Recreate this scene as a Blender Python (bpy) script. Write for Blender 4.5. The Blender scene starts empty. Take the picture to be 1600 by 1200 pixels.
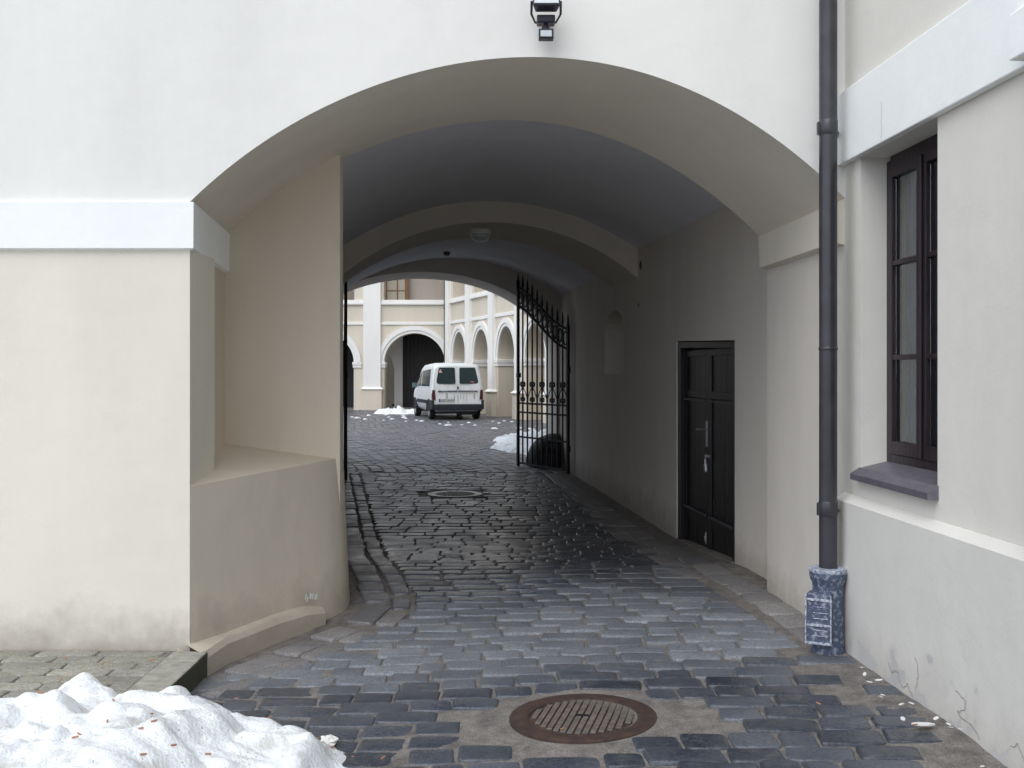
import bpy, math, random
import numpy as np
from mathutils import Vector, Matrix

random.seed(7)
RNG = np.random.default_rng(7)
C = bpy.context.scene.collection
S = bpy.context.scene
R = math.radians

# ------------------------------------------------------------------ camera
cam = bpy.data.cameras.new("camera")
cam.sensor_width = 36.0
cam.lens = 36.45
cam.shift_y = -0.0119
cam.clip_start = 0.05
cam.clip_end = 2000
cam_o = bpy.data.objects.new("camera", cam)
C.objects.link(cam_o)
cam_o.location = (0, 0, 1.6)
cam_o.rotation_euler = (R(90), 0, 0)
S.camera = cam_o

# ------------------------------------------------------------------ sky and light (overcast)
SUN_EL, SUN_AZ = 52, -150          # azimuth from +Y, clockwise: behind the camera, to the left
world = bpy.data.worlds.new("World")
S.world = world
world.use_nodes = True
nt = world.node_tree
nt.nodes.clear()
out = nt.nodes.new("ShaderNodeOutputWorld")
bg = nt.nodes.new("ShaderNodeBackground")
sky = nt.nodes.new("ShaderNodeTexSky")
sky.sky_type = 'NISHITA'
sky.sun_disc = False
sky.sun_elevation = R(SUN_EL)
sky.sun_rotation = R(SUN_AZ)
sky.air_density = 1.0
sky.dust_density = 3.0
hs = nt.nodes.new("ShaderNodeHueSaturation")
hs.inputs["Saturation"].default_value = 0.30
mx = nt.nodes.new("ShaderNodeMix")
mx.data_type = 'RGBA'
mx.inputs[0].default_value = 0.6
mx.inputs[7].default_value = (7.3, 8.1, 9.3, 1)      # even cloud layer
bg.inputs["Strength"].default_value = 0.115
nt.links.new(sky.outputs[0], hs.inputs["Color"])
nt.links.new(hs.outputs[0], mx.inputs[6])
nt.links.new(mx.outputs[2], bg.inputs["Color"])
nt.links.new(bg.outputs[0], out.inputs[0])

sun = bpy.data.lights.new("sun", 'SUN')
sun.energy = 0.6
sun.angle = R(50)
sun.color = (1.0, 0.975, 0.93)
sun_o = bpy.data.objects.new("sun", sun)
C.objects.link(sun_o)
az = R(SUN_AZ)
d = Vector((math.sin(az) * math.cos(R(SUN_EL)), math.cos(az) * math.cos(R(SUN_EL)), math.sin(R(SUN_EL))))
sun_o.rotation_euler = d.to_track_quat('Z', 'Y').to_euler()
sun_o.location = (-4, -6, 12)

S.view_settings.view_transform = 'Standard'
S.view_settings.look = 'None'
S.view_settings.exposure = 0.74
S.view_settings.gamma = 1
S.cycles.max_bounces = 12
S.cycles.diffuse_bounces = 10
S.cycles.use_denoising = True
S.cycles.sample_clamp_indirect = 6


# ------------------------------------------------------------------ helpers
def obj(name, verts, faces, mat, parent=None, smooth=None, kind=None, bevel=0):
    me = bpy.data.meshes.new(name)
    me.from_pydata([tuple(v) for v in verts], [], [tuple(f) for f in faces])
    me.validate()
    me.update()
    if mat:
        me.materials.append(mat)
    if smooth is not None:
        me.polygons.foreach_set("use_smooth", [True] * len(me.polygons))
        me.set_sharp_from_angle(angle=R(smooth))
    o = bpy.data.objects.new(name, me)
    C.objects.link(o)
    if parent:
        o.parent = parent
    if kind:
        o["kind"] = kind
    if bevel:
        b = o.modifiers.new("bevel", 'BEVEL')
        b.width = bevel
        b.segments = 2
        b.limit_method = 'ANGLE'
    return o


def thing(name, label, cat, loc=(0, 0, 0), rotz=0.0, group=None):
    o = bpy.data.objects.new(name, None)
    o.empty_display_size = 0.2
    C.objects.link(o)
    o.location = loc
    o.rotation_euler = (0, 0, rotz)
    tag(o, label, cat, group)
    return o


def tag(o, label, cat, group=None):
    o["label"] = label
    o["category"] = cat
    if group:
        o["group"] = group
    return o


class MB:
    def __init__(s):
        s.v = []
        s.f = []

    def add(s, vs, fs):
        n = len(s.v)
        s.v += [tuple(p) for p in vs]
        s.f += [tuple(i + n for i in f) for f in fs]

    def quad(s, a, b, c, d):
        s.add([a, b, c, d], [(0, 1, 2, 3)])

    def box(s, x0, x1, y0, y1, z0, z1, M=None):
        vs = [Vector((x, y, z)) for z in (z0, z1) for y in (y0, y1) for x in (x0, x1)]
        if M is not None:
            vs = [M @ p for p in vs]
        s.add(vs, [(0, 2, 3, 1), (4, 5, 7, 6), (0, 1, 5, 4), (2, 6, 7, 3), (0, 4, 6, 2), (1, 3, 7, 5)])

    def tube(s, pts, r, n=8, caps=True, closed=False):
        pts = [Vector(p) for p in pts]
        rr = r if isinstance(r, (list, tuple)) else [r] * len(pts)
        vs = []
        m = len(pts)
        up = Vector((0, 0, 1))
        t0 = (pts[1] - pts[0]).normalized()
        if abs(t0.z) > 0.9:
            up = Vector((0, 1, 0))
        side = t0.cross(up).normalized()
        for i, p in enumerate(pts):
            if closed:
                t = (pts[(i + 1) % m] - pts[i - 1]).normalized()
            else:
                t = (pts[min(i + 1, m - 1)] - pts[max(i - 1, 0)]).normalized()
            side = (side - t * side.dot(t)).normalized()
            u2 = t.cross(side)
            for k in range(n):
                a = 2 * math.pi * k / n
                vs.append(p + (side * math.cos(a) + u2 * math.sin(a)) * rr[i])
        fs = []
        for i in range(m if closed else m - 1):
            j = (i + 1) % m
            for k in range(n):
                fs.append((i * n + k, i * n + (k + 1) % n, j * n + (k + 1) % n, j * n + k))
        if caps and not closed:
            fs.append(tuple(range(n))[::-1])
            fs.append(tuple((m - 1) * n + k for k in range(n)))
        s.add(vs, fs)

    def lathe(s, prof, c=(0, 0, 0), n=24, M=None):
        vs = []
        for (r, z) in prof:
            for k in range(n):
                a = 2 * math.pi * k / n
                p = Vector((c[0] + r * math.cos(a), c[1] + r * math.sin(a), c[2] + z))
                vs.append(M @ p if M is not None else p)
        fs = []
        for i in range(len(prof) - 1):
            for k in range(n):
                fs.append((i * n + k, i * n + (k + 1) % n, (i + 1) * n + (k + 1) % n, (i + 1) * n + k))
        fs.append(tuple(range(n))[::-1])
        fs.append(tuple((len(prof) - 1) * n + k for k in range(n)))
        s.add(vs, fs)

    def prism(s, poly, f0, f1):
        """poly: 2-D points; f0, f1 map a 2-D point to the two 3-D sides"""
        n = len(poly)
        a = [f0(p) for p in poly]
        b = [f1(p) for p in poly]
        s.add(a + b, [tuple(range(n))[::-1], tuple(range(n, 2 * n))] +
              [(i, (i + 1) % n, n + (i + 1) % n, n + i) for i in range(n)])

    def loft(s, secs, closed=False):
        n = len(secs[0])
        vs = [p for sec in secs for p in sec]
        fs = []
        for i in range(len(secs) - 1):
            for k in range(n if closed else n - 1):
                k2 = (k + 1) % n
                fs.append((i * n + k, i * n + k2, (i + 1) * n + k2, (i + 1) * n + k))
        s.add(vs, fs)

    def build(s, name, mat, parent=None, **kw):
        return obj(name, s.v, s.f, mat, parent, **kw)


def lerp(a, b, t):
    return a + (b - a) * t


def arch_panel(mb, x0, x1, z0, z1, outline, t, T=lambda p: p):
    """wall slab between x0..x1 and z0..z1 with an opening; outline runs from the
    lower left of the opening over its head to the lower right; t = thickness (+y)"""
    a, b = outline[0][0], outline[-1][0]
    zb = outline[0][1]
    for y, flip in ((0, False), (t, True)):
        def q(p0, p1, p2, p3):
            ps = [T(Vector((p[0], y, p[1]))) for p in (p0, p1, p2, p3)]
            if flip:
                ps = ps[::-1]
            mb.quad(*ps)
        q((x0, z0), (a, z0), (a, z1), (x0, z1))
        q((b, z0), (x1, z0), (x1, z1), (b, z1))
        if zb > z0 + 1e-4:
            q((a, z0), (b, z0), (b, zb), (a, zb))
        for p, r in zip(outline[:-1], outline[1:]):
            if r[0] - p[0] > 1e-5:
                q(p, r, (r[0], z1), (p[0], z1))
    for p, r in zip(outline[:-1], outline[1:]):
        mb.quad(T(Vector((p[0], 0, p[1]))), T(Vector((r[0], 0, r[1]))), T(Vector((r[0], t, r[1]))), T(Vector((p[0], t, p[1]))))
    if zb > z0 + 1e-4:
        mb.quad(T(Vector((a, 0, zb))), T(Vector((b, 0, zb))), T(Vector((b, t, zb))), T(Vector((a, t, zb))))
    for xa, xb in ((x0, x0), (x1, x1)):
        mb.quad(T(Vector((xa, 0, z0))), T(Vector((xa, 0, z1))), T(Vector((xa, t, z1))), T(Vector((xa, t, z0))))
    mb.quad(T(Vector((x0, 0, z1))), T(Vector((x1, 0, z1))), T(Vector((x1, t, z1))), T(Vector((x0, t, z1))))


def arc_pts(cx, a, zs, rise, n=20, x_from=-1.0, x_to=1.0):
    """points of a half ellipse from left to right"""
    t0 = math.acos(max(-1, min(1, x_from)))
    t1 = math.acos(max(-1, min(1, x_to)))
    return [(cx + a * math.cos(lerp(t0, t1, i / n)), zs + rise * math.sin(lerp(t0, t1, i / n))) for i in range(n + 1)]


def seg_arc(xl, xr, zl, zr, sag, n=24):
    """segmental arc between two springers, sag above their mean line"""
    c = (xr - xl) / 2
    Rr = (c * c + sag * sag) / (2 * sag)
    res = []
    for i in range(n + 1):
        x = xl + (xr - xl) * i / n
        u = (x - (xl + xr) / 2)
        res.append((x, lerp(zl, zr, i / n) + math.sqrt(Rr * Rr - u * u) - (Rr - sag)))
    return res


# ---- numpy noise
_lat = RNG.random((64, 64))


def vnoise(x, y):
    xi = np.floor(x).astype(int)
    yi = np.floor(y).astype(int)
    fx = x - xi
    fy = y - yi
    fx = fx * fx * (3 - 2 * fx)
    fy = fy * fy * (3 - 2 * fy)
    a = _lat[xi % 64, yi % 64]
    b = _lat[(xi + 1) % 64, yi % 64]
    c = _lat[xi % 64, (yi + 1) % 64]
    e = _lat[(xi + 1) % 64, (yi + 1) % 64]
    return (a * (1 - fx) + b * fx) * (1 - fy) + (c * (1 - fx) + e * fx) * fy


def fbm(x, y, o=4):
    s, a, f = 0, 0.5, 1.0
    for i in range(o):
        s = s + a * (vnoise(x * f + 17.3 * i, y * f + 5.1 * i) - 0.5)
        a *= 0.5
        f *= 2.03
    return s


def sstep(a, b, x):
    t = np.clip((x - a) / (b - a), 0, 1)
    return t * t * (3 - 2 * t)


def zg(x, y):
    """height of the paved ground"""
    x = np.asarray(x, float)
    y = np.asarray(y, float)
    front = -0.058 + 0.0457 * np.clip(x, -2.2, 2.2)
    k = np.interp(y, [6.2, 8.7], [1, 0])
    along = np.interp(y, [8.4, 10.6, 20, 33], [0, -0.115, -0.10, 0.0])
    return front * k + along + 0.012 * fbm(x * 0.9, y * 0.9, 2)


# ------------------------------------------------------------------ materials
def mat_new(name):
    m = bpy.data.materials.new(name)
    m.use_nodes = True
    n = m.node_tree
    b = n.nodes["Principled BSDF"]
    return m, n, b


def simple(name, col, rough=0.5, metal=0.0, bump=0.0, bscale=60, var=0.0, spec=None):
    m, n, b = mat_new(name)
    b.inputs["Base Color"].default_value = (*col, 1)
    b.inputs["Roughness"].default_value = rough
    b.inputs["Metallic"].default_value = metal
    if spec is not None:
        b.inputs["Specular IOR Level"].default_value = spec
    tc = n.nodes.new("ShaderNodeTexCoord")
    no = n.nodes.new("ShaderNodeTexNoise")
    no.inputs["Scale"].default_value = bscale
    no.inputs["Detail"].default_value = 5
    n.links.new(tc.outputs["Object"], no.inputs["Vector"])
    if var:
        r = n.nodes.new("ShaderNodeValToRGB")
        r.color_ramp.elements[0].position = 0.3
        r.color_ramp.elements[1].position = 0.7
        r.color_ramp.elements[0].color = (*[c * (1 - var) for c in col], 1)
        r.color_ramp.elements[1].color = (*[min(1, c * (1 + var)) for c in col], 1)
        n.links.new(no.outputs[0], r.inputs[0])
        n.links.new(r.outputs[0], b.inputs["Base Color"])
    if bump:
        bp = n.nodes.new("ShaderNodeBump")
        bp.inputs["Strength"].default_value = bump
        bp.inputs["Distance"].default_value = 0.01
        n.links.new(no.outputs[0], bp.inputs["Height"])
        n.links.new(bp.outputs[0], b.inputs["Normal"])
    return m


def plaster(name, col, stain=0.12, base_dirt=0.0, peel=False, bump=0.55):
    """painted plaster: trowel unevenness, fine grain, faint large mottling, soiling near the ground"""
    m, n, b = mat_new(name)
    L = n.links
    geo = n.nodes.new("ShaderNodeNewGeometry")
    P = geo.outputs["Position"]
    big = n.nodes.new("ShaderNodeTexNoise")
    big.inputs["Scale"].default_value = 0.9
    big.inputs["Detail"].default_value = 6
    big.inputs["Roughness"].default_value = 0.6
    mp = n.nodes.new("ShaderNodeMapping")
    mp.inputs["Scale"].default_value = (1.6, 1.6, 0.45)      # runs downwards
    L.new(P, mp.inputs[0])
    L.new(mp.outputs[0], big.inputs["Vector"])
    ramp = n.nodes.new("ShaderNodeValToRGB")
    ramp.color_ramp.elements[0].position = 0.35
    ramp.color_ramp.elements[1].position = 0.62
    ramp.color_ramp.elements[0].color = (*[c * (1 - stain) for c in col], 1)
    ramp.color_ramp.elements[1].color = (*col, 1)
    L.new(big.outputs[0], ramp.inputs[0])
    colour = ramp.outputs[0]
    fine = n.nodes.new("ShaderNodeTexNoise")
    fine.inputs["Scale"].default_value = 130
    fine.inputs["Detail"].default_value = 4
    L.new(P, fine.inputs["Vector"])
    trowel = n.nodes.new("ShaderNodeTexNoise")
    trowel.inputs["Scale"].default_value = 5
    trowel.inputs["Detail"].default_value = 5
    L.new(P, trowel.inputs["Vector"])
    add = n.nodes.new("ShaderNodeMath")
    add.operation = 'MULTIPLY_ADD'
    add.inputs[1].default_value = 0.16
    L.new(fine.outputs[0], add.inputs[0])
    L.new(trowel.outputs[0], add.inputs[2])
    height = add.outputs[0]
    if base_dirt or peel:
        sep = n.nodes.new("ShaderNodeSeparateXYZ")
        L.new(P, sep.inputs[0])
        edge = n.nodes.new("ShaderNodeTexNoise")
        edge.inputs["Scale"].default_value = 4.5
        edge.inputs["Detail"].default_value = 8
        edge.inputs["Roughness"].default_value = 0.65
        L.new(P, edge.inputs["Vector"])
    if base_dirt:
        ma = n.nodes.new("ShaderNodeMath")
        ma.operation = 'MULTIPLY_ADD'
        ma.inputs[1].default_value = -0.55
        L.new(edge.outputs[0], ma.inputs[0])
        L.new(sep.outputs[2], ma.inputs[2])
        mr = n.nodes.new("ShaderNodeMapRange")
        mr.inputs[1].default_value = -0.32
        mr.inputs[2].default_value = -0.02
        mr.inputs[3].default_value = base_dirt
        mr.inputs[4].default_value = 0
        L.new(ma.outputs[0], mr.inputs[0])
        mixd = n.nodes.new("ShaderNodeMix")
        mixd.data_type = 'RGBA'
        mixd.inputs[7].default_value = (0.20, 0.17, 0.14, 1)
        L.new(mr.outputs[0], mixd.inputs[0])
        L.new(colour, mixd.inputs[6])
        colour = mixd.outputs[2]
    if peel:
        mb_ = n.nodes.new("ShaderNodeMath")
        mb_.operation = 'MULTIPLY_ADD'
        mb_.inputs[1].default_value = -1.25
        L.new(edge.outputs[0], mb_.inputs[0])
        L.new(sep.outputs[2], mb_.inputs[2])
        lt = n.nodes.new("ShaderNodeMath")
        lt.operation = 'LESS_THAN'
        lt.inputs[1].default_value = -0.575
        L.new(mb_.outputs[0], lt.inputs[0])
        mixp = n.nodes.new("ShaderNodeMix")
        mixp.data_type = 'RGBA'
        mixp.inputs[7].default_value = (0.54, 0.53, 0.525, 1)
        L.new(lt.outputs[0], mixp.inputs[0])
        L.new(colour, mixp.inputs[6])
        colour = mixp.outputs[2]
        sb = n.nodes.new("ShaderNodeMath")
        sb.operation = 'MULTIPLY_ADD'
        sb.inputs[1].default_value = -0.35
        L.new(lt.outputs[0], sb.inputs[0])
        L.new(height, sb.inputs[2])
        height = sb.outputs[0]
    bp = n.nodes.new("ShaderNodeBump")
    bp.inputs["Strength"].default_value = bump
    bp.inputs["Distance"].default_value = 0.012
    L.new(height, bp.inputs["Height"])
    L.new(bp.outputs[0], b.inputs["Normal"])
    L.new(colour, b.inputs["Base Color"])
    b.inputs["Roughness"].default_value = 0.9
    b.inputs["Specular IOR Level"].default_value = 0.25
    return m


def stone_mat(name, dark, light, grime):
    m, n, b = mat_new(name)
    L = n.links
    at = n.nodes.new("ShaderNodeAttribute")
    at.attribute_name = "rnd"
    wt = n.nodes.new("ShaderNodeAttribute")
    wt.attribute_name = "wet"
    geo = n.nodes.new("ShaderNodeNewGeometry")
    r1 = n.nodes.new("ShaderNodeValToRGB")
    r1.color_ramp.elements[0].color = (*dark, 1)
    r1.color_ramp.elements[1].color = (*light, 1)
    e = r1.color_ramp.elements.new(0.55)
    e.color = (*[lerp(p, q, 0.42) for p, q in zip(dark, light)], 1)
    L.new(at.outputs["Fac"], r1.inputs[0])
    no = n.nodes.new("ShaderNodeTexNoise")
    no.inputs["Scale"].default_value = 19
    no.inputs["Detail"].default_value = 12
    no.inputs["Roughness"].default_value = 0.78
    L.new(geo.outputs["Position"], no.inputs["Vector"])
    r2 = n.nodes.new("ShaderNodeValToRGB")
    r2.color_ramp.elements[0].position = 0.44
    r2.color_ramp.elements[1].position = 0.62
    L.new(no.outputs[0], r2.inputs[0])
    mixg = n.nodes.new("ShaderNodeMix")
    mixg.data_type = 'RGBA'
    mixg.inputs[7].default_value = (*grime, 1)
    mu = n.nodes.new("ShaderNodeMath")
    mu.operation = 'MULTIPLY'
    mu.inputs[1].default_value = 0.7
    L.new(r2.outputs[0], mu.inputs[0])
    L.new(mu.outputs[0], mixg.inputs[0])
    L.new(r1.outputs[0], mixg.inputs[6])
    # wet stone is darker and glossier
    n2 = n.nodes.new("ShaderNodeTexNoise")
    n2.inputs["Scale"].default_value = 3.2
    n2.inputs["Detail"].default_value = 5
    L.new(geo.outputs["Position"], n2.inputs["Vector"])
    ad = n.nodes.new("ShaderNodeMath")
    ad.operation = 'MULTIPLY_ADD'
    ad.inputs[1].default_value = 1.2
    ad.inputs[2].default_value = -0.6
    L.new(n2.outputs[0], ad.inputs[0])
    ad2 = n.nodes.new("ShaderNodeMath")
    ad2.operation = 'ADD'
    ad2.use_clamp = True
    L.new(ad.outputs[0], ad2.inputs[0])
    L.new(wt.outputs["Fac"], ad2.inputs[1])
    dk = n.nodes.new("ShaderNodeMix")
    dk.data_type = 'RGBA'
    dk.blend_type = 'MULTIPLY'
    dk.inputs[7].default_value = (0.36, 0.39, 0.47, 1)
    L.new(ad2.outputs[0], dk.inputs[0])
    L.new(mixg.outputs[2], dk.inputs[6])
    fi = n.nodes.new("ShaderNodeTexNoise")
    fi.inputs["Scale"].default_value = 85
    fi.inputs["Detail"].default_value = 6
    fi.inputs["Roughness"].default_value = 0.75
    L.new(geo.outputs["Position"], fi.inputs["Vector"])
    fr_ = n.nodes.new("ShaderNodeValToRGB")
    fr_.color_ramp.elements[0].position = 0.36
    fr_.color_ramp.elements[0].color = (0.45, 0.45, 0.45, 1)
    fr_.color_ramp.elements[1].position = 0.66
    fr_.color_ramp.elements[1].color = (1.5, 1.5, 1.5, 1)
    L.new(fi.outputs[0], fr_.inputs[0])
    gm = n.nodes.new("ShaderNodeMix")
    gm.data_type = 'RGBA'
    gm.blend_type = 'MULTIPLY'
    gm.inputs[0].default_value = 0.85
    L.new(dk.outputs[2], gm.inputs[6])
    L.new(fr_.outputs[0], gm.inputs[7])
    L.new(gm.outputs[2], b.inputs["Base Color"])
    mr = n.nodes.new("ShaderNodeMapRange")
    mr.inputs[3].default_value = 0.70
    mr.inputs[4].default_value = 0.22
    L.new(ad2.outputs[0], mr.inputs[0])
    L.new(mr.outputs[0], b.inputs["Roughness"])
    fn = n.nodes.new("ShaderNodeTexNoise")
    fn.inputs["Scale"].default_value = 55
    fn.inputs["Detail"].default_value = 6
    L.new(geo.outputs["Position"], fn.inputs["Vector"])
    bp = n.nodes.new("ShaderNodeBump")
    bp.inputs["Strength"].default_value = 0.5
    bp.inputs["Distance"].default_value = 0.006
    L.new(fn.outputs[0], bp.inputs["Height"])
    L.new(bp.outputs[0], b.inputs["Normal"])
    return m


def wood_mat(name, col):
    m, n, b = mat_new(name)
    L = n.links
    tc = n.nodes.new("ShaderNodeTexCoord")
    mp = n.nodes.new("ShaderNodeMapping")
    mp.inputs["Scale"].default_value = (22, 22, 1.4)
    L.new(tc.outputs["Object"], mp.inputs[0])
    no = n.nodes.new("ShaderNodeTexNoise")
    no.inputs["Scale"].default_value = 3
    no.inputs["Detail"].default_value = 7
    L.new(mp.outputs[0], no.inputs["Vector"])
    r = n.nodes.new("ShaderNodeValToRGB")
    r.color_ramp.elements[0].position = 0.3
    r.color_ramp.elements[0].color = (*[c * 0.6 for c in col], 1)
    r.color_ramp.elements[1].position = 0.75
    r.color_ramp.elements[1].color = (*[c * 1.6 for c in col], 1)
    L.new(no.outputs[0], r.inputs[0])
    L.new(r.outputs[0], b.inputs["Base Color"])
    bp = n.nodes.new("ShaderNodeBump")
    bp.inputs["Strength"].default_value = 0.4
    bp.inputs["Distance"].default_value = 0.004
    L.new(no.outputs[0], bp.inputs["Height"])
    L.new(bp.outputs[0], b.inputs["Normal"])
    b.inputs["Roughness"].default_value = 0.45
    return m


def two_tone(name, c1, c2, scale, lo, hi, rough=0.6, metal=0.0, bump=0.4):
    """base colour with worn or dusty patches"""
    m, n, b = mat_new(name)
    L = n.links
    tc = n.nodes.new("ShaderNodeTexCoord")
    no = n.nodes.new("ShaderNodeTexNoise")
    no.inputs["Scale"].default_value = scale
    no.inputs["Detail"].default_value = 8
    no.inputs["Roughness"].default_value = 0.65
    L.new(tc.outputs["Object"], no.inputs["Vector"])
    r = n.nodes.new("ShaderNodeValToRGB")
    r.color_ramp.elements[0].position = lo
    r.color_ramp.elements[0].color = (*c1, 1)
    r.color_ramp.elements[1].position = hi
    r.color_ramp.elements[1].color = (*c2, 1)
    L.new(no.outputs[0], r.inputs[0])
    L.new(r.outputs[0], b.inputs["Base Color"])
    bp = n.nodes.new("ShaderNodeBump")
    bp.inputs["Strength"].default_value = bump
    bp.inputs["Distance"].default_value = 0.006
    L.new(no.outputs[0], bp.inputs["Height"])
    L.new(bp.outputs[0], b.inputs["Normal"])
    b.inputs["Roughness"].default_value = rough
    b.inputs["Metallic"].default_value = metal
    return m


def glass_mat(name, tint, rough=0.05, alpha=0.35):
    m, n, b = mat_new(name)
    b.inputs["Base Color"].default_value = (*tint, 1)
    b.inputs["Roughness"].default_value = rough
    b.inputs["Transmission Weight"].default_value = alpha
    b.inputs["IOR"].default_value = 1.5
    return m


M_UPPER = plaster("upper_wall_plaster", (0.81, 0.80, 0.77), 0.07)
M_PIER = plaster("pier_plaster", (0.75, 0.71, 0.62), 0.06, base_dirt=0.55)
M_CORN = plaster("cornice_plaster", (0.90, 0.92, 0.91), 0.04)
M_PASS = plaster("passage_plaster", (0.67, 0.60, 0.495), 0.09, base_dirt=0.45)
M_PASSR = plaster("cool_light_passage_plaster", (0.74, 0.695, 0.64), 0.08, base_dirt=0.45)  # greyer copy of the passage plaster, cooler light put into its colour
M_ARCH = plaster("arch_plaster", (0.76, 0.71, 0.62), 0.08)
M_VAULT = plaster("vault_plaster", (0.80, 0.815, 0.86), 0.07)
M_SIDE = plaster("side_wall_plaster", (0.74, 0.72, 0.665), 0.07, base_dirt=0.0)
M_PLINTH = plaster("side_plinth_plaster", (0.72, 0.70, 0.66), 0.08, base_dirt=0.35, peel=True)
M_YARD = plaster("courtyard_wall_plaster", (0.68, 0.62, 0.52), 0.09)
M_TRIM = plaster("courtyard_trim_plaster", (0.84, 0.83, 0.80), 0.06, base_dirt=0.4)
M_STONE = stone_mat("wet_cobblestone", (0.065, 0.077, 0.10), (0.27, 0.295, 0.33), (0.20, 0.19, 0.18))
M_SLAB = stone_mat("border_stone", (0.17, 0.17, 0.18), (0.36, 0.35, 0.35), (0.22, 0.19, 0.17))
M_YSTONE = stone_mat("courtyard_stone", (0.14, 0.15, 0.17), (0.29, 0.295, 0.31), (0.20, 0.15, 0.13))
M_PAVE = stone_mat("pavement_stone", (0.27, 0.26, 0.23), (0.40, 0.38, 0.34), (0.20, 0.20, 0.12))
M_BED = two_tone("earth_and_sand_joint", (0.12, 0.112, 0.106), (0.26, 0.24, 0.222), 9, 0.35, 0.7, 0.85, bump=0.8)


def grit(m, scale=120):
    n = m.node_tree
    b = n.nodes["Principled BSDF"]
    src = b.inputs["Base Color"].links[0].from_socket
    geo = n.nodes.new("ShaderNodeNewGeometry")
    vo = n.nodes.new("ShaderNodeTexVoronoi")
    vo.inputs["Scale"].default_value = scale
    n.links.new(geo.outputs["Position"], vo.inputs["Vector"])
    r = n.nodes.new("ShaderNodeValToRGB")
    r.color_ramp.elements[0].position = 0.15
    r.color_ramp.elements[0].color = (0.5, 0.5, 0.5, 1)
    r.color_ramp.elements[1].position = 0.9
    r.color_ramp.elements[1].color = (1.6, 1.55, 1.5, 1)
    sp = n.nodes.new("ShaderNodeSeparateColor")
    n.links.new(vo.outputs["Color"], sp.inputs[0])
    n.links.new(sp.outputs[0], r.inputs[0])
    mi = n.nodes.new("ShaderNodeMix")
    mi.data_type = 'RGBA'
    mi.blend_type = 'MULTIPLY'
    mi.inputs[0].default_value = 0.5
    n.links.new(src, mi.inputs[6])
    n.links.new(r.outputs[0], mi.inputs[7])
    n.links.new(mi.outputs[2], b.inputs["Base Color"])
    bp = n.nodes.new("ShaderNodeBump")
    bp.inputs["Strength"].default_value = 0.7
    bp.inputs["Distance"].default_value = 0.006
    n.links.new(vo.outputs["Distance"], bp.inputs["Height"])
    n.links.new(b.inputs["Normal"].links[0].from_socket, bp.inputs["Normal"])
    n.links.new(bp.outputs[0], b.inputs["Normal"])


grit(M_BED, 190)
M_EARTH = simple("plain_ground", (0.10, 0.095, 0.09), 0.9, bump=0.4, bscale=3, var=0.2)
def kerb_mat():
    m = two_tone("mossy_kerb_stone", (0.24, 0.235, 0.20), (0.40, 0.385, 0.34), 14, 0.35, 0.7, 0.9, bump=0.7)
    n = m.node_tree
    b = n.nodes["Principled BSDF"]
    src = b.inputs["Base Color"].links[0].from_socket
    geo = n.nodes.new("ShaderNodeNewGeometry")
    sep = n.nodes.new("ShaderNodeSeparateXYZ")
    n.links.new(geo.outputs["True Normal"], sep.inputs[0])
    mr = n.nodes.new("ShaderNodeMapRange")
    mr.inputs[1].default_value = 0.35
    mr.inputs[2].default_value = 0.8
    n.links.new(sep.outputs[0], mr.inputs[0])
    mi = n.nodes.new("ShaderNodeMix")
    mi.data_type = 'RGBA'
    mi.inputs[7].default_value = (0.06, 0.062, 0.042, 1)
    n.links.new(mr.outputs[0], mi.inputs[0])
    n.links.new(src, mi.inputs[6])
    n.links.new(mi.outputs[2], b.inputs["Base Color"])
    return m


M_KERB = kerb_mat()
M_CONC = two_tone("worn_concrete", (0.15, 0.14, 0.125), (0.25, 0.235, 0.21), 11, 0.35, 0.7, 0.8, bump=0.5)
M_RUST = two_tone("rusty_cast_iron", (0.055, 0.04, 0.038), (0.13, 0.075, 0.05), 16, 0.4, 0.75, 0.55, 0.3, bump=0.6)
M_GRATE = two_tone("worn_cast_iron", (0.10, 0.09, 0.085), (0.22, 0.18, 0.15), 26, 0.35, 0.7, 0.6, 0.2, bump=0.6)
M_IRON = simple("black_iron", (0.012, 0.012, 0.014), 0.5, 0.4, bump=0.3, bscale=90)
M_PIPE = simple("brown_painted_sheet_metal", (0.042, 0.041, 0.050), 0.28, 0.0, bump=0.05, bscale=9, var=0.2)
M_BOOT = two_tone("salt_crusted_blue_iron", (0.065, 0.085, 0.145), (0.46, 0.50, 0.56), 42, 0.50, 0.74, 0.5, bump=0.9)
M_SALT = two_tone("white_salt_crust", (0.16, 0.20, 0.30), (0.66, 0.68, 0.72), 60, 0.42, 0.62, 0.8, bump=0.9)
M_WOOD = wood_mat("dark_stained_wood", (0.009, 0.007, 0.009))
M_WINWOOD = wood_mat("brown_window_wood", (0.022, 0.014, 0.019))
M_ORANGE = wood_mat("orange_window_wood", (0.16, 0.07, 0.03))
M_METAL = simple("brushed_steel", (0.55, 0.56, 0.58), 0.35, 0.9)
M_SILL = simple("sill_sheet_metal", (0.16, 0.15, 0.18), 0.45, 0.3, bump=0.1, bscale=20, var=0.15)
M_GLASS = glass_mat("window_glass", (0.86, 0.9, 0.92), 0.02, 1.0)
M_DARKGLASS = simple("dark_tinted_glass", (0.018, 0.035, 0.04), 0.12, spec=0.45)
M_CURTAIN = simple("blue_grey_curtain", (0.022, 0.042, 0.075), 0.9, bump=0.3, bscale=14, var=0.35)
M_ROOM = simple("dim_room", (0.05, 0.05, 0.055), 0.9)
M_LAMP = simple("lamp_black_housing", (0.02, 0.018, 0.035), 0.4)
M_LAMPGLASS = simple("frosted_lamp_glass", (0.55, 0.60, 0.62), 0.15, spec=0.7, bump=0.2, bscale=30)
M_WHITEPL = simple("white_plastic", (0.80, 0.81, 0.80), 0.35)
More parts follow.
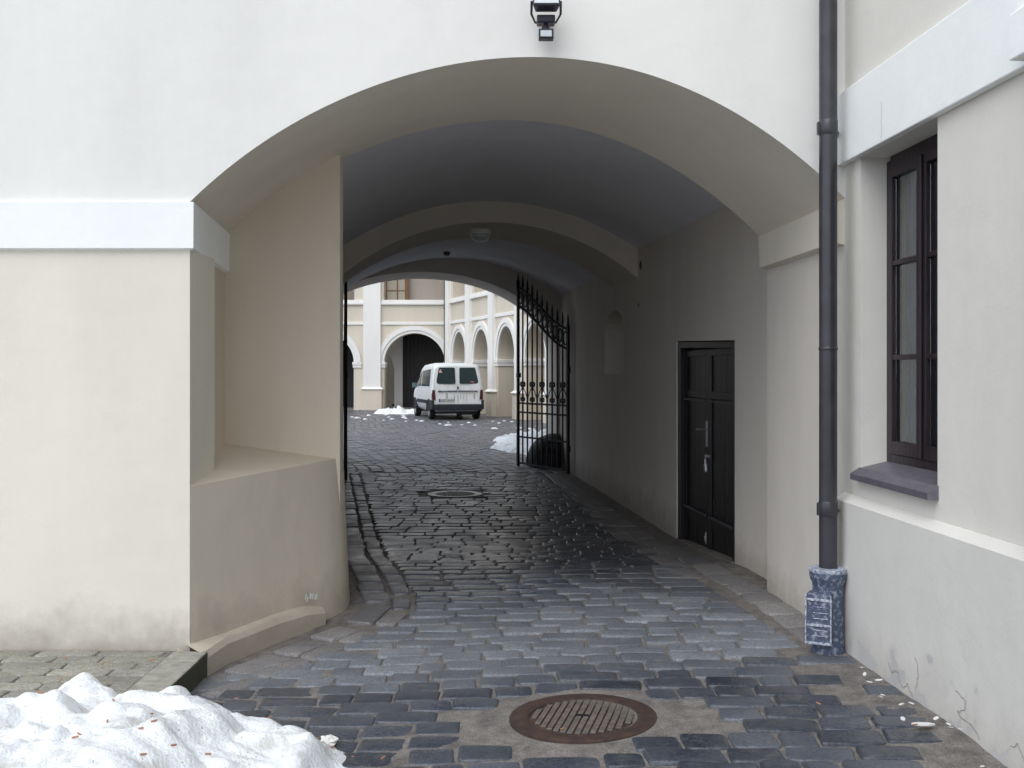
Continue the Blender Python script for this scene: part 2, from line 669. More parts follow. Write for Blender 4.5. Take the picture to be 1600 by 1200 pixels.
M_ASH = simple("grey_lamp_lens", (0.50, 0.56, 0.58), 0.15)


def snow_mat():
    m, n, b = mat_new("dirty_snow")
    L = n.links
    geo = n.nodes.new("ShaderNodeNewGeometry")
    no = n.nodes.new("ShaderNodeTexNoise")
    no.inputs["Scale"].default_value = 7
    no.inputs["Detail"].default_value = 9
    no.inputs["Roughness"].default_value = 0.6
    L.new(geo.outputs["Position"], no.inputs["Vector"])
    r = n.nodes.new("ShaderNodeValToRGB")
    r.color_ramp.elements[0].position = 0.34
    r.color_ramp.elements[0].color = (0.56, 0.56, 0.55, 1)
    r.color_ramp.elements[1].position = 0.5
    r.color_ramp.elements[1].color = (0.83, 0.86, 0.89, 1)
    L.new(no.outputs[0], r.inputs[0])
    sp = n.nodes.new("ShaderNodeTexNoise")
    sp.inputs["Scale"].default_value = 75
    sp.inputs["Detail"].default_value = 2
    L.new(geo.outputs["Position"], sp.inputs["Vector"])
    r2 = n.nodes.new("ShaderNodeValToRGB")
    r2.color_ramp.elements[0].position = 0.69
    r2.color_ramp.elements[1].position = 0.76
    L.new(sp.outputs[0], r2.inputs[0])
    mg = n.nodes.new("ShaderNodeMix")
    mg.data_type = 'RGBA'
    mg.inputs[7].default_value = (0.16, 0.13, 0.11, 1)
    L.new(r2.outputs[0], mg.inputs[0])
    L.new(r.outputs[0], mg.inputs[6])
    L.new(mg.outputs[2], b.inputs["Base Color"])
    b.inputs["Roughness"].default_value = 0.55
    b.inputs["Subsurface Weight"].default_value = 0.25
    b.inputs["Subsurface Radius"].default_value = (0.03, 0.035, 0.04)
    b.inputs["Subsurface Scale"].default_value = 0.5
    gr = n.nodes.new("ShaderNodeTexNoise")
    gr.inputs["Scale"].default_value = 60
    gr.inputs["Detail"].default_value = 8
    L.new(geo.outputs["Position"], gr.inputs["Vector"])
    bp = n.nodes.new("ShaderNodeBump")
    bp.inputs["Strength"].default_value = 0.55
    bp.inputs["Distance"].default_value = 0.02
    L.new(gr.outputs[0], bp.inputs["Height"])
    L.new(bp.outputs[0], b.inputs["Normal"])
    return m


M_SNOW = snow_mat()

# ------------------------------------------------------------------ plan of the passage
FY = 6.0                                   # entrance facade plane
Y1, Y2, Y3, Y4, Y5 = 7.5, 12.4, 13.9, 18.75, 20.3


def XR(y):                                 # right passage wall
    return 2.757 - 0.101 * y


def XL(y):                                 # left passage wall
    return -1.222 - 0.1735 * (y - 7.5)


# front arch outline (x, z), left springing to right springing
ARCH = [(-1.863, 2.58), (-1.757, 2.693), (-1.576, 2.83), (-1.343, 2.985), (-1.148, 3.099), (-0.843, 3.251),
        (-0.63, 3.31), (-0.37, 3.371), (-0.11, 3.407), (0.148, 3.416), (0.383, 3.415), (0.617, 3.372),
        (0.852, 3.301), (1.086, 3.207), (1.321, 3.078), (1.556, 2.922), (1.778, 2.756), (1.926, 2.60)]


def smooth_curve(pts, sub=4):
    res = []
    n = len(pts)
    for i in range(n - 1):
        p0, p1, p2, p3 = pts[max(i - 1, 0)], pts[i], pts[i + 1], pts[min(i + 2, n - 1)]
        for k in range(sub):
            t = k / sub
            res.append(tuple(0.5 * ((2 * p1[j]) + (-p0[j] + p2[j]) * t + (2 * p0[j] - 5 * p1[j] + 4 * p2[j] - p3[j]) * t * t
                                    + (-p0[j] + 3 * p1[j] - 3 * p2[j] + p3[j]) * t ** 3) for j in (0, 1)))
    res.append(pts[-1])
    return res


_fx = np.array([p_[0] for p_ in ARCH])
_fz = np.array([p_[1] for p_ in ARCH])
_pf = np.polyfit(_fx, _fz, 6)
FRONT = [(float(x_), float(np.polyval(_pf, x_))) for x_ in np.linspace(-1.863, 1.926, 72)]
BACK = [(-2.04 + (x + 1.863) * 3.885 / 3.789, z - 0.03 * max(0, x) ** 1.5) for x, z in FRONT]

# ------------------------------------------------------------------ GROUND
g = MB()
g.quad((-600, -600, -0.42), (600, -600, -0.42), (600, 900, -0.42), (-600, 900, -0.42))
g.build("ground", M_EARTH, kind="structure")


def grid_mesh(name, xs, ys, Z, mat, mask=None, attrs=None, **kw):
    nx, ny = len(xs), len(ys)
    X, Y = np.meshgrid(xs, ys)
    co = np.stack([X, Y, Z], -1).reshape(-1, 3)
    idx = np.arange(nx * ny).reshape(ny, nx)
    q = np.stack([idx[:-1, :-1], idx[:-1, 1:], idx[1:, 1:], idx[1:, :-1]], -1).reshape(-1, 4)
    if mask is not None:
        q = q[mask.reshape(-1)]
        used = np.unique(q)
        remap = -np.ones(nx * ny, int)
        remap[used] = np.arange(len(used))
        q = remap[q]
        co = co[used]
    me = bpy.data.meshes.new(name)
    me.vertices.add(len(co))
    me.vertices.foreach_set("co", co.ravel())
    me.loops.add(q.size)
    me.loops.foreach_set("vertex_index", q.ravel().astype(np.int32))
    me.polygons.add(len(q))
    me.polygons.foreach_set("loop_start", np.arange(0, q.size, 4, dtype=np.int32))
    me.update(calc_edges=True)
    me.polygons.foreach_set("use_smooth", np.ones(len(q), bool))
    me.validate()
    me.materials.append(mat)
    o = bpy.data.objects.new(name, me)
    C.objects.link(o)
    for k, v in kw.items():
        o[k] = v
    return o


xs = np.concatenate([np.arange(-15, -2.4, 0.6), np.arange(-2.4, 2.4, 0.028), np.arange(2.4, 6.7, 0.6)])
ys = np.concatenate([np.arange(-7, 3.2, 0.5), np.arange(3.2, 9.0, 0.028), np.arange(9.0, 20, 0.1), np.arange(20, 47, 0.5)])
X, Y = np.meshgrid(xs, ys)


def mud(x, y):
    """where earth and grit lie over the stones"""
    wallx = np.where(y < 6, 2.267 - 0.0568 * y, 1.93)
    right = sstep(0.62, 0.12, wallx - x) * (y < 6.2) * sstep(3.0, 4.2, y + 0.0 * x)
    left = np.exp(-(((x + 1.45) / 0.45) ** 2 + ((y - 5.75) / 0.55) ** 2))
    mid = np.exp(-(((x + 0.55) / 0.55) ** 2 + ((y - 4.55) / 0.45) ** 2))
    return np.clip(right * 1.0 + left * 0.8 + mid * 0.6, 0, 1)


MAN1 = (0.335, 4.90)
MAN2 = (-0.79, 14.4)
Z = zg(X, Y) - 0.0035 + np.where(Y > 8, 0.004, 0.0) + 0.007 * fbm(X * 7, Y * 7, 4)
Z = Z + mud(X, Y) * (0.007 + 0.026 * fbm(X * 3.1 + 40, Y * 3.1, 4))
r1 = np.hypot(X - MAN1[0], Y - MAN1[1])
Z = np.where(r1 < 0.7, lerp(zg(X, Y) + 0.008 + 0.003 * fbm(X * 9, Y * 9), Z, sstep(0.40, 0.52, r1)), Z)
grid_mesh("road_bed", xs, ys, Z, M_BED, kind="structure")


def stones(name, L_, mat, hi=True, top=0.009, kind="structure"):
    """one mesh of cobbles; L_ rows of (cx, cy, len, wid, angle, rnd, wet, zoff)"""
    A = np.array(L_, float)
    n = len(A)
    k = 14 if hi else 8
    th = 2 * np.pi * (np.arange(k) + 0.5) / k
    e = 0.24
    ux = np.sign(np.cos(th)) * np.abs(np.cos(th)) ** e
    uy = np.sign(np.sin(th)) * np.abs(np.sin(th)) ** e
    jit = 1 + (RNG.random((n, k)) - 0.5) * (0.07 if hi else 0.06)
    lx = ux[None, :] * jit * A[:, 2:3] / 2
    ly = uy[None, :] * jit * A[:, 3:4] / 2
    # skewed quads rather than perfect rectangles
    sk = (RNG.random((n, 1)) - 0.5) * 0.18
    tp = (RNG.random((n, 1)) - 0.5) * 0.16
    lx2 = lx + ly * sk
    ly2 = ly * (1 + tp * lx / (A[:, 2:3] / 2))
    rings = [(0.0, -0.035), (0.0, -0.0055), (0.005, -0.0015), (0.016, 0.0002)] if hi else [(0.0, -0.04), (0.0, -0.004), (0.014, 0.0)]
    ca, sa = np.cos(A[:, 4:5]), np.sin(A[:, 4:5])
    tilt = (RNG.random((n, 2)) - 0.5) * 0.03
    V = []
    for inset, dz in rings:
        fx = 1 - 2 * inset / A[:, 2:3]
        fy = 1 - 2 * inset / A[:, 3:4]
        px = lx2 * fx
        py = ly2 * fy
        wx = A[:, 0:1] + px * ca - py * sa
        wy = A[:, 1:2] + px * sa + py * ca
        wz = zg(A[:, 0], A[:, 1])[:, None] + top + A[:, 7:8] + dz + px * tilt[:, 0:1] + py * tilt[:, 1:2]
        V.append(np.stack([wx, wy, wz], -1))
    cen = np.stack([A[:, 0], A[:, 1], zg(A[:, 0], A[:, 1]) + top + A[:, 7] + 0.0012], -1)[:, None, :]
    V = np.concatenate(V + [cen], 1)
    per = V.shape[1]
    nr = len(rings)
    faces4, faces3 = [], []
    for i in range(nr - 1):
        for j in range(k):
            faces4.append((i * k + j, i * k + (j + 1) % k, (i + 1) * k + (j + 1) % k, (i + 1) * k + j))
    for j in range(k):
        faces3.append(((nr - 1) * k + j, (nr - 1) * k + (j + 1) % k, nr * k))
    off = (np.arange(n) * per)[:, None, None]
    F4 = (np.array(faces4)[None] + off).reshape(-1, 4)
    F3 = (np.array(faces3)[None] + off).reshape(-1, 3)
    me = bpy.data.meshes.new(name)
    co = V.reshape(-1, 3)
    me.vertices.add(len(co))
    me.vertices.foreach_set("co", co.ravel())
    loops = np.concatenate([F4.ravel(), F3.ravel()]).astype(np.int32)
    starts = np.concatenate([np.arange(0, F4.size, 4), F4.size + np.arange(0, F3.size, 3)]).astype(np.int32)
    me.loops.add(len(loops))
    me.loops.foreach_set("vertex_index", loops)
    me.polygons.add(len(starts))
    me.polygons.foreach_set("loop_start", starts)
    me.update(calc_edges=True)
    me.polygons.foreach_set("use_smooth", np.ones(len(starts), bool))
    for nm, col in (("rnd", 5), ("wet", 6)):
        a = me.attributes.new(nm, 'FLOAT', 'POINT')
        a.data.foreach_set("value", np.repeat(A[:, col], per))
    me.materials.append(mat)
    o = bpy.data.objects.new(name, me)
    C.objects.link(o)
    if kind:
        o["kind"] = kind
    return o


def wetness(x, y):
    y = y + (1.6 if y > 7 else 0.5) * float(fbm(np.array(x * 0.8 + 3), np.array(y * 0.8), 3)) * 2
    w = np.interp(y, [2, 5.25, 5.75, 7.3, 8.2, 9.6, 11, 14, 17.4, 19, 30, 45],
                  [0.80, 0.80, 0.25, 0.22, 0.95, 0.95, 0.75, 0.65, 0.5, 0.35, 0.6, 0.7])
    return float(w)


LEFT_PATH = [(-1.90, 5.66), (-1.60, 6.16), (-1.30, 6.66), (-1.12, 6.96), (-1.08, 7.2), (-1.10, 7.5), (-1.50, 9.1), (-2.95, 17.35)]


def left_edge(y, off):
    for (xa, ya), (xb, yb) in zip(LEFT_PATH[:-1], LEFT_PATH[1:]):
        if ya <= y <= yb:
            return lerp(xa, xb, (y - ya) / (yb - ya)) + off
    return LEFT_PATH[-1][0] + off if y > 10 else -1.93 + off


road = []
y = 1.2
row = 0
while y < 17.3:
    pitch = (0.172 if y < 9.5 else 0.205) * random.uniform(0.92, 1.08)
    yc = y + pitch / 2
    if yc < 5.75:
        x0, x1 = -1.70, 2.267 - 0.0568 * yc - 0.05
    elif yc < 8.0:
        x0, x1 = left_edge(yc, 0.41), 1.665 - 0.13 * (yc - 6.1)
    else:
        x0, x1 = left_edge(yc, 0.41), XR(yc) - 0.5
    if 5.75 < yc < 6.1:
        x0 = -1.62
    x = x0 + random.uniform(-0.1, 0.05) * (1 if yc < 5.75 else 0.3)
    while x < x1 - 0.09:
        ln = random.uniform(0.20, 0.36) if random.random() < 0.8 else random.uniform(0.15, 0.22)
        if x1 - (x + ln) < 0.1:
            ln = x1 - x
        xc = x + ln / 2
        bend = 0.045 * math.sin(xc * 1.3 + 0.4) - 0.03 * xc + 0.012 * math.sin(xc * 4 + row)
        if yc > 7.5:
            bend *= 0.6
        yy = yc + bend
        ok = True
        if ((xc - MAN1[0]) / (0.52 + 0.35 * ln)) ** 2 + ((yy - MAN1[1]) / 0.42) ** 2 < 1:
            ok = False
        if xc > 0.45 and xc < 1.0 and abs(yy - MAN1[1]) < 0.22 and xc - ln / 2 < 0.92:
            ok = False
        if math.hypot(xc - MAN2[0], yy - MAN2[1]) < 0.52:
            ok = False
        if yc < 5.9 and xc > 2.267 - 0.0568 * yc - 0.36 and random.random() < 0.55:
            ok = False
        if ok:
            gap = random.uniform(0.007, 0.018)
            m = float(mud(np.array(xc), np.array(yy)))
            rv = random.random() ** 1.4 * 0.75
            if 5.7 + 0.5 * math.sin(xc * 2) * 0.4 < yy < 7.9 + 0.5 * math.sin(xc * 3 + 1):
                rv = 0.45 + 0.55 * random.random()
            road.append((xc, yy, ln - gap, pitch - random.uniform(0.007, 0.017), random.uniform(-0.03, 0.03) - 0.03 + 0.05 * math.cos(xc * 1.3 + 0.4),
                         rv, wetness(xc, yy), random.uniform(-0.003, 0.003) - 0.003 * m))
        x += ln
    y += pitch
    row += 1
stones("cobbled_road", road, M_STONE)


# long rows beside the left wall and pale border slabs beside the right wall
def along(path, off, wid, lo, hi_, col0, out, wet_k=1.0):
    pts = [Vector((p[0], p[1], 0)) for p in path]
    seg = [(pts[i + 1] - pts[i]).length for i in range(len(pts) - 1)]
    tot = sum(seg)

    def at(s):
        for i, l in enumerate(seg):
            if s <= l or i == len(seg) - 1:
                d_ = (pts[i + 1] - pts[i]).normalized()
                return pts[i] + d_ * s, d_
            s -= l
    s = 0
    while s < tot - 0.1:
        ln = random.uniform(lo, hi_)
        p, d_ = at(s + ln / 2)
        nrm = Vector((d_.y, -d_.x, 0))
        c = p + nrm * (off + random.uniform(-0.008, 0.008))
        out.append((c.x, c.y, ln - random.uniform(0.015, 0.03), wid - random.uniform(0.015, 0.03), math.atan2(d_.y, d_.x) + random.uniform(-0.03, 0.03),
                    col0 + random.uniform(-0.25, 0.3), min(1, wetness(c.x, c.y) * wet_k), random.uniform(-0.004, 0.006)))
        s += ln


bord = []
along(LEFT_PATH, 0.12, 0.22, 0.28, 0.5, 0.45, bord, 0.8)
along(LEFT_PATH, 0.31, 0.16, 0.22, 0.42, 0.5, bord, 0.8)
along([(1.80, 5.95), (1.70, 7.5), (1.62, 8.0), (XR(17.2) - 0.38, 17.2)], 0.03, 0.26, 0.28, 0.48, 0.5, bord, 0.45)
along([(1.62, 8.0), (XR(17.2) - 0.12, 17.2)], -0.24, 0.24, 0.3, 0.55, 0.55, bord, 0.4)
stones("border_stones", bord, M_SLAB)

# courtyard paving: rows run away from the gate, leaning left
yard = []
da = math.atan2(0.96, -0.27)
dv = Vector((math.cos(da), math.sin(da)))
nv = Vector((dv.y, -dv.x))
u = -9.0
while u < 15:
    w = random.uniform(0.19, 0.24)
    s = random.uniform(-0.3, 0) - 2
    while s < 30:
        ln = random.uniform(0.28, 0.45)
        wob = 0.25 * math.sin(s * 0.35 + 1) + 0.05 * math.sin(s * 1.7 + u)
        px = -3.0 + nv.x * (u + wob) + dv.x * (s + ln / 2)
        py = 17.45 + nv.y * (u + wob) + dv.y * (s + ln / 2)
        if py > 17.5 and py < 44.5 and -11 < px < 5.5 and px < 12.80 - 0.362 * py:
            inside = py < 20.4
            if not inside or (XL(py) + 0.05 < px < 0.88 - 0.09 * (py - 17.4)):
                yard.append((px, py, ln - 0.028, w - 0.024, da + random.uniform(-0.02, 0.02), random.random() * (1.0 if random.random() < 0.3 else 0.6), wetness(px, py), random.uniform(-0.004, 0.004)))
        s += ln
    u += w
stones("courtyard_paving", yard, M_YSTONE, hi=False)

# raised brick pavement in front of the left pier
pv = []
yy = 2.0
while yy < 5.9:
    x = -4.6 + random.uniform(-0.2, 0)
    while x < -1.98:
        ln = random.uniform(0.26, 0.40)
        if x + ln > -1.93:
            ln = -1.93 - x
        if ln > 0.1:
            pv.append((x + ln / 2, yy + 0.062, ln - 0.012, 0.112, random.uniform(-0.01, 0.01), random.random(), 0.15, random.uniform(-0.002, 0.003)))
        x += ln
    yy += 0.124
o = stones("pavement", pv, M_PAVE)
# bring the bricks to the level of the pavement (flat, 15 cm above the gutter)
me = o.data
co = np.empty(len(me.vertices) * 3)
me.vertices.foreach_get("co", co)
co = co.reshape(-1, 3)
A = np.array(pv)
per = len(co) // len(A)
base = np.repeat(zg(A[:, 0], A[:, 1]) + 0.013 + A[:, 7], per)
co[:, 2] = co[:, 2] - base + 0.003 + 0.008 * fbm(co[:, 0] * 2, co[:, 1] * 2, 3)
me.vertices.foreach_set("co", co.ravel())
me.update()
pb = MB()
pb.box(-8, -1.90, -4, 5.99, -0.3, -0.012)
pb.build("pavement_bed", M_BED, kind="structure")
kb = MB()
yk = 2.0
while yk < 5.85:
    ln = random.uniform(0.5, 0.8)
    ye = min(yk + ln, 5.93)
    j = random.uniform(-0.008, 0.008)
    kb.box(-1.935 + j, -1.735 + j, yk, ye, -0.3, 0.004 + j * 0.4)
    yk = ye
kb.build("kerb", M_KERB, kind="structure", bevel=0.012)

# ------------------------------------------------------------------ GATEHOUSE
gate = thing("gatehouse", "cream plastered gatehouse whose wide low arch opens into a vaulted passage", "building", (0, 6, 0))
GM = Matrix.Translation((0, -6, 0))


class GB(MB):
    def build(s, name, mat, parent=gate, **kw):
        s.v = [(p[0], p[1] - 6.0, p[2]) for p in s.v]
        return obj(name, s.v, s.f, mat, parent, **kw)


TOP = 8.5
w = GB()
xsL = [(-9, 2.57)] + [(-1.863, 2.57)]
cols = [(-9.0, 2.57), (-1.8631, 2.57)] + FRONT + [(1.9265, 2.60), (3.2, 2.60)]
for (xa, za), (xb, zb) in zip(cols[:-1], cols[1:]):
    if xb - xa < 1e-5:
        continue
    w.quad((xa, FY, za), (xb, FY, zb), (xb, FY, TOP), (xa, FY, TOP))
    w.quad((xb, FY + 0.4, zb + 0.15), (xa, FY + 0.4, za + 0.15), (xa, FY + 0.4, TOP), (xb, FY + 0.4, TOP))
w.quad((-9, FY, TOP), (3.2, FY, TOP), (3.2, FY + 0.4, TOP), (-9, FY + 0.4, TOP))
w.build("facade_wall", M_UPPER)

p = GB()
p.box(-9, -1.863, FY, FY + 0.5, -0.3, 2.31)
p.build("left_pier", M_PIER, bevel=0.004)
c = GB()
# cornice band, returning into the arch as an impost
prof = [(0.0, 2.300), (0.030, 2.312), (0.032, 2.578), (0.0, 2.584)]
pathc = [(-9.0, FY), (-1.863, FY), (-2.05, 7.5)]
secs = []
dirs = []
for i, (px, py) in enumerate(pathc):
    if i == 0:
        nx, ny = 0, -1
    elif i == 1:
        nx, ny = 0.93, -1.0
    else:
        nx, ny = 1.0, 0.13
    secs.append([(px + nx * o_, py + ny * o_, z_) for o_, z_ in prof] + [(px - 0.02 * nx, py - 0.02 * ny + (0.02 if i < 2 else 0), 2.584), (px - 0.02 * nx, py - 0.02 * ny + (0.02 if i < 2 else 0), 2.300)])
c.loft(secs, closed=True)
c.add(secs[-1], [tuple(range(6))])
c.build("cornice", M_CORN)

# front arch band: soffit + jambs + inner face
a = GB()
a.loft([[(x, FY + 0.0005, z) for x, z in FRONT], [(x, Y1, z) for x, z in BACK]])
a.loft([[(x, Y1, z) for x, z in BACK], [(x, Y1, 4.4) for x, z in BACK]])
a.build("entrance_arch", M_ARCH, smooth=40)
j = GB()
j.quad((-1.863, FY, 0.5), (-1.863, FY, 2.585), (-2.06, 7.52, 2.6), (-2.06, 7.52, 0.5))      # left jamb above the ledge
j.build("jamb", M_PASS)
j = GB()
j.quad((1.926, FY, -0.3), (1.845, Y1, -0.3), (1.845, Y1, 2.60), (1.926, FY, 2.61))         # right jamb
j.quad((1.845, Y1, -0.3), (2.25, Y1, -0.3), (2.25, Y1, 4.4), (1.845, Y1, 2.60))
j.quad((1.926, FY, -0.3), (1.926, FY, 2.62), (3.2, FY, 2.62), (3.2, FY, -0.3))
j.build("jamb", M_PASSR)
i_ = GB()
ip = [(0.0, 2.335), (0.055, 2.352), (0.062, 2.578), (0.0, 2.60)]
secs = []
for (px, py) in ((1.926, FY + 0.01), (1.845, Y1)):
    secs.append([(px - o_, py, z_) for o_, z_ in ip] + [(px + 0.03, py, 2.60), (px + 0.03, py, 2.335)])
i_.loft(secs, closed=True)
i_.add(secs[0], [tuple(range(6))[::-1]])
i_.add([(q[0] + (0 if k < 4 else 0), q[1] + 0.0, q[2]) for k, q in enumerate(secs[-1])], [tuple(range(6))])
i_.build("impost", M_ARCH)

# back wall of the left niche
b_ = GB()
prev = None
for x, z in BACK:
    if -2.07 < x < -1.2:
        if prev:
            b_.quad((prev[0], 7.345, 0.5), (x, 7.345, 0.5), (x, 7.345, z + 0.02), (prev[0], 7.345, prev[1] + 0.02))
        prev = (x, z) if x <= -1.2 else prev
if prev:
    b_.quad((prev[0], 7.345, 0.5), (-1.246, 7.345, 0.5), (-1.246, 7.345, prev[1] + 0.12), (prev[0], 7.345, prev[1] + 0.02)) if prev[0] < -1.246 else None
b_.build("niche_back_wall", M_PASS)

# left passage wall with its softly rounded corner
lw = GB()
path = [(-1.250, 7.345), (-1.238, 7.35), (-1.226, 7.385), (-1.2205, 7.44), (-1.222, 7.50)] + [(XL(y_), y_) for y_ in (9, 11, 13, 15, 17.4, 20.3)]
lw.loft([[(x, y_, -0.4) for x, y_ in path], [(x, y_, 3.25 if y_ > 8 else 3.6) for x, y_ in path]])
path2 = [(x - 0.5, y_) for x, y_ in path]
lw.loft([[(x, y_, -0.4) for x, y_ in path2], [(x, y_, 3.6) for x, y_ in path2]])
lw.build("passage_wall", M_PASS, smooth=35)

# battered corner block with sloping top
bl = GB()
basep = [(-1.858, 5.992), (-1.62, 6.37), (-1.37, 6.77), (-1.21, 7.03), (-1.155, 7.15), (-1.135, 7.28), (-1.14, 7.42), (-1.17, 7.60), (-1.235, 7.85)]
topp = [(-1.863, 6.0), (-1.66, 6.44), (-1.45, 6.9), (-1.32, 7.18), (-1.262, 7.31), (-1.24, 7.37), (-1.226, 7.43), (-1.2205, 7.50), (-1.232, 7.56)]
topz = [0.937, 0.952, 0.968, 0.98, 0.985, 0.987, 0.99, 0.99, 0.99]
secs = []
for t in (0, 0.12, 0.3, 0.6, 1.0):
    tt = t ** 0.8
    secs.append([(lerp(bp_[0], tp_[0], tt), lerp(bp_[1], tp_[1], tt), lerp(-0.3, tz, t)) for bp_, tp_, tz in zip(basep, topp, topz)])
bl.loft(secs)
bl.add([(-1.863, 6.0, 0.937), (-1.45, 6.9, 0.968), (-1.262, 7.31, 0.985), (-1.24, 7.37, 0.987), (-1.24, 7.40, 0.99), (-2.055, 7.40, 1.10)],
       [(0, 1, 2, 3, 4, 5)])
bl.build("corner_block", M_PASS, smooth=25, bevel=0.006)
pl = GB()
pb0 = [(-1.745, 5.87), (-1.685, 6.16), (-1.465, 6.55), (-1.335, 6.77), (-1.245, 6.93)]
pb1 = [(x_ - 0.018, y_ + 0.014) for x_, y_ in pb0]
pz = [0.0, 0.02, 0.045, 0.045, 0.02]
pl.loft([[(x, y_, -0.3) for x, y_ in pb0], [(x, y_, z_ - 0.035) for (x, y_), z_ in zip(pb0, pz)],
         [(x, y_, z_) for (x, y_), z_ in zip(pb1, pz)],
         [(x - 0.12, y_ + 0.09, z_ + 0.03) for (x, y_), z_ in zip(pb1, pz)]])
pl.quad((-1.745, 5.87, -0.3), (-1.93, 5.97, -0.3), (-1.93, 5.97, 0.012), (-1.745, 5.87, -0.035))
pl.build("block_plinth", M_PASS, smooth=30)

# right passage wall with door opening and arched niche, local frame along the wall
ang = math.atan2(1, -0.101)
U = Vector((math.cos(ang), math.sin(ang), 0))
NV = Vector((U.y, -U.x, 0))        # into the wall (to the right)
O0 = Vector((XR(Y1), Y1, 0))
LEN = (Y4 - Y1) / U.y


def TW(p_):
    return O0 + U * p_[0] + NV * p_[1] + Vector((0, 0, p_[2]))


def uu(y_):
    return (y_ - Y1) / U.y


rw = GB()
du0, du1 = uu(8.73), uu(10.62)
DZ0, DZ1 = -0.13, 1.895
ZT = 3.8
arch_panel(rw, 0, du1 + 0.6, -0.4, ZT, [(du0, -0.4), (du0, 1.867), (du1, 1.915), (du1, -0.4)], 0.45, TW)
nu0, nu1 = uu(13.19), uu(14.47)
n_out = [(nu0, 1.57)] + arc_pts((nu0 + nu1) / 2, (nu1 - nu0) / 2, 2.10, 0.32, 12) + [(nu1, 1.53)]
arch_panel(rw, du1 + 0.6, LEN, -0.4, ZT, n_out, 0.34, TW)
rw.add([TW((nu0 - 0.1, 0.335, 1.3)), TW((nu1 + 0.1, 0.335, 1.3)), TW((nu1 + 0.1, 0.335, 2.6)), TW((nu0 - 0.1, 0.335, 2.6))], [(0, 1, 2, 3)])
rw.build("passage_wall", M_PASSR, smooth=30)

# the dark plank door in that wall
dr = GB()
zb = -0.30
dr.box(du0 + 0.003, du0 + 0.11, 0.012, 0.14, zb, 1.86)
dr.v = [tuple(TW(Vector(q))) for q in dr.v]
fr = dr
f2 = GB()
f2.box(du1 - 0.11, du1 - 0.003, 0.012, 0.14, zb, 1.905)
f2.v = [tuple(TW(Vector(q))) for q in f2.v]
fr.add(f2.v, f2.f)
f3 = GB()
f3.add([(du0 + 0.11, 0.012, 1.80), (du1 - 0.11, 0.012, 1.84), (du1 - 0.11, 0.14, 1.84), (du0 + 0.11, 0.14, 1.80),
        (du0 + 0.11, 0.012, 1.861), (du1 - 0.11, 0.012, 1.905), (du1 - 0.11, 0.14, 1.905), (du0 + 0.11, 0.14, 1.861)],
       [(0, 1, 2, 3), (7, 6, 5, 4), (0, 4, 5, 1), (3, 2, 6, 7), (0, 3, 7, 4), (1, 5, 6, 2)])
f3.v = [tuple(TW(Vector(q))) for q in f3.v]
fr.add(f3.v, f3.f)
door = fr.build("door", M_WOOD, bevel=0.006)
door["label"] = "dark brown wooden double door with two planked leaves"
dm = (du0 + du1) / 2 - 0.02


def wbox(mb, a0, a1, b0, b1, c0, c1):
    t_ = MB()
    t_.box(a0, a1, b0, b1, c0, c1)
    mb.add([TW(Vector(q)) for q in t_.v], t_.f)


def wbox2(mb, a0, a1, b0, b1, c0, c1):
    wbox(mb, a0, a1, b0 - 0.035, b1 - 0.035, c0, c1)


for k, (ua, ub) in enumerate(((du0 + 0.112, dm - 0.004), (dm + 0.004, du1 - 0.112))):
    lf = GB()
    npl = 5
    for q in range(npl):                                          # upright boards
        x0_, x1_ = lerp(ua, ub, q / npl), lerp(ua, ub, (q + 1) / npl)
        wbox2(lf, x0_ + 0.002, x1_ - 0.002, 0.105, 0.13, zb + 0.02, 1.815)
    wbox2(lf, ua, ua + 0.055, 0.094, 0.104, zb + 0.02, 1.813)
    wbox2(lf, ub - 0.055, ub, 0.094, 0.104, zb + 0.02, 1.813)
    for z0_, z1_ in ((1.35, 1.42), (0.15, 0.24), (1.75, 1.812)):
        wbox2(lf, ua + 0.056, ub - 0.056, 0.092, 0.104, z0_, z1_)
    leaf = lf.build("door_leaf", M_WOOD, door, bevel=0.004)
    led = GB()
    wbox2(led, ua + 0.05, ub - 0.05, 0.066, 0.081, 1.318, 1.338)
    M_STRIP = bpy.data.materials.get("weathered_wood_strip") or simple("weathered_wood_strip", (0.06, 0.055, 0.07), 0.5)
    led.build("weather_strip", M_STRIP, door)
    led = GB()
    wbox2(led, ua + 0.05, ub - 0.05, 0.062, 0.081, 0.246, 0.268)
    led.build("weather_strip", M_STRIP, door)
hd = GB()
wbox2(hd, dm + 0.02, dm + 0.055, 0.074, 0.084, 0.90, 1.14)
hd.tube([TW(Vector(q)) for q in ((dm + 0.037, 0.045, 1.06), (dm + 0.037, -0.005, 1.06), (dm + 0.06, -0.017, 1.06), (dm + 0.17, -0.017, 1.055))], 0.010, 8)
hd.build("door_handle", M_METAL, door, smooth=40)
hp = GB()
wbox2(hp, dm - 0.09, dm + 0.06, 0.073, 0.080, 0.805, 0.83)
hp.tube([TW(Vector((dm + 0.02 + 0.018 * math.cos(t_), 0.027, 0.815 + 0.022 * math.sin(t_)))) for t_ in np.linspace(0, 2 * math.pi, 10)[:-1]], 0.004, 6, closed=True)
hp.build("hasp", M_METAL, door)
for (us, zs, n_s) in ((dm + 0.16, 0.02, 9),):
    sc = GB()
    ring_ = []
    for q in range(22):
        a_ = 2 * math.pi * q / 22
        r_ = random.uniform(0.015, 0.075)
        ring_.append(TW(Vector((us + r_ * 0.8 * math.cos(a_), 0.0685, zs + r_ * math.sin(a_)))))
    sc.add([TW(Vector((us, 0.0685, zs)))] + ring_, [(0, q + 1, (q + 1) % 22 + 1) for q in range(22)])
    sc.build("paint_scuff", simple("white_paint_scuff", (0.6, 0.6, 0.6), 0.8), door)
rb = GB()
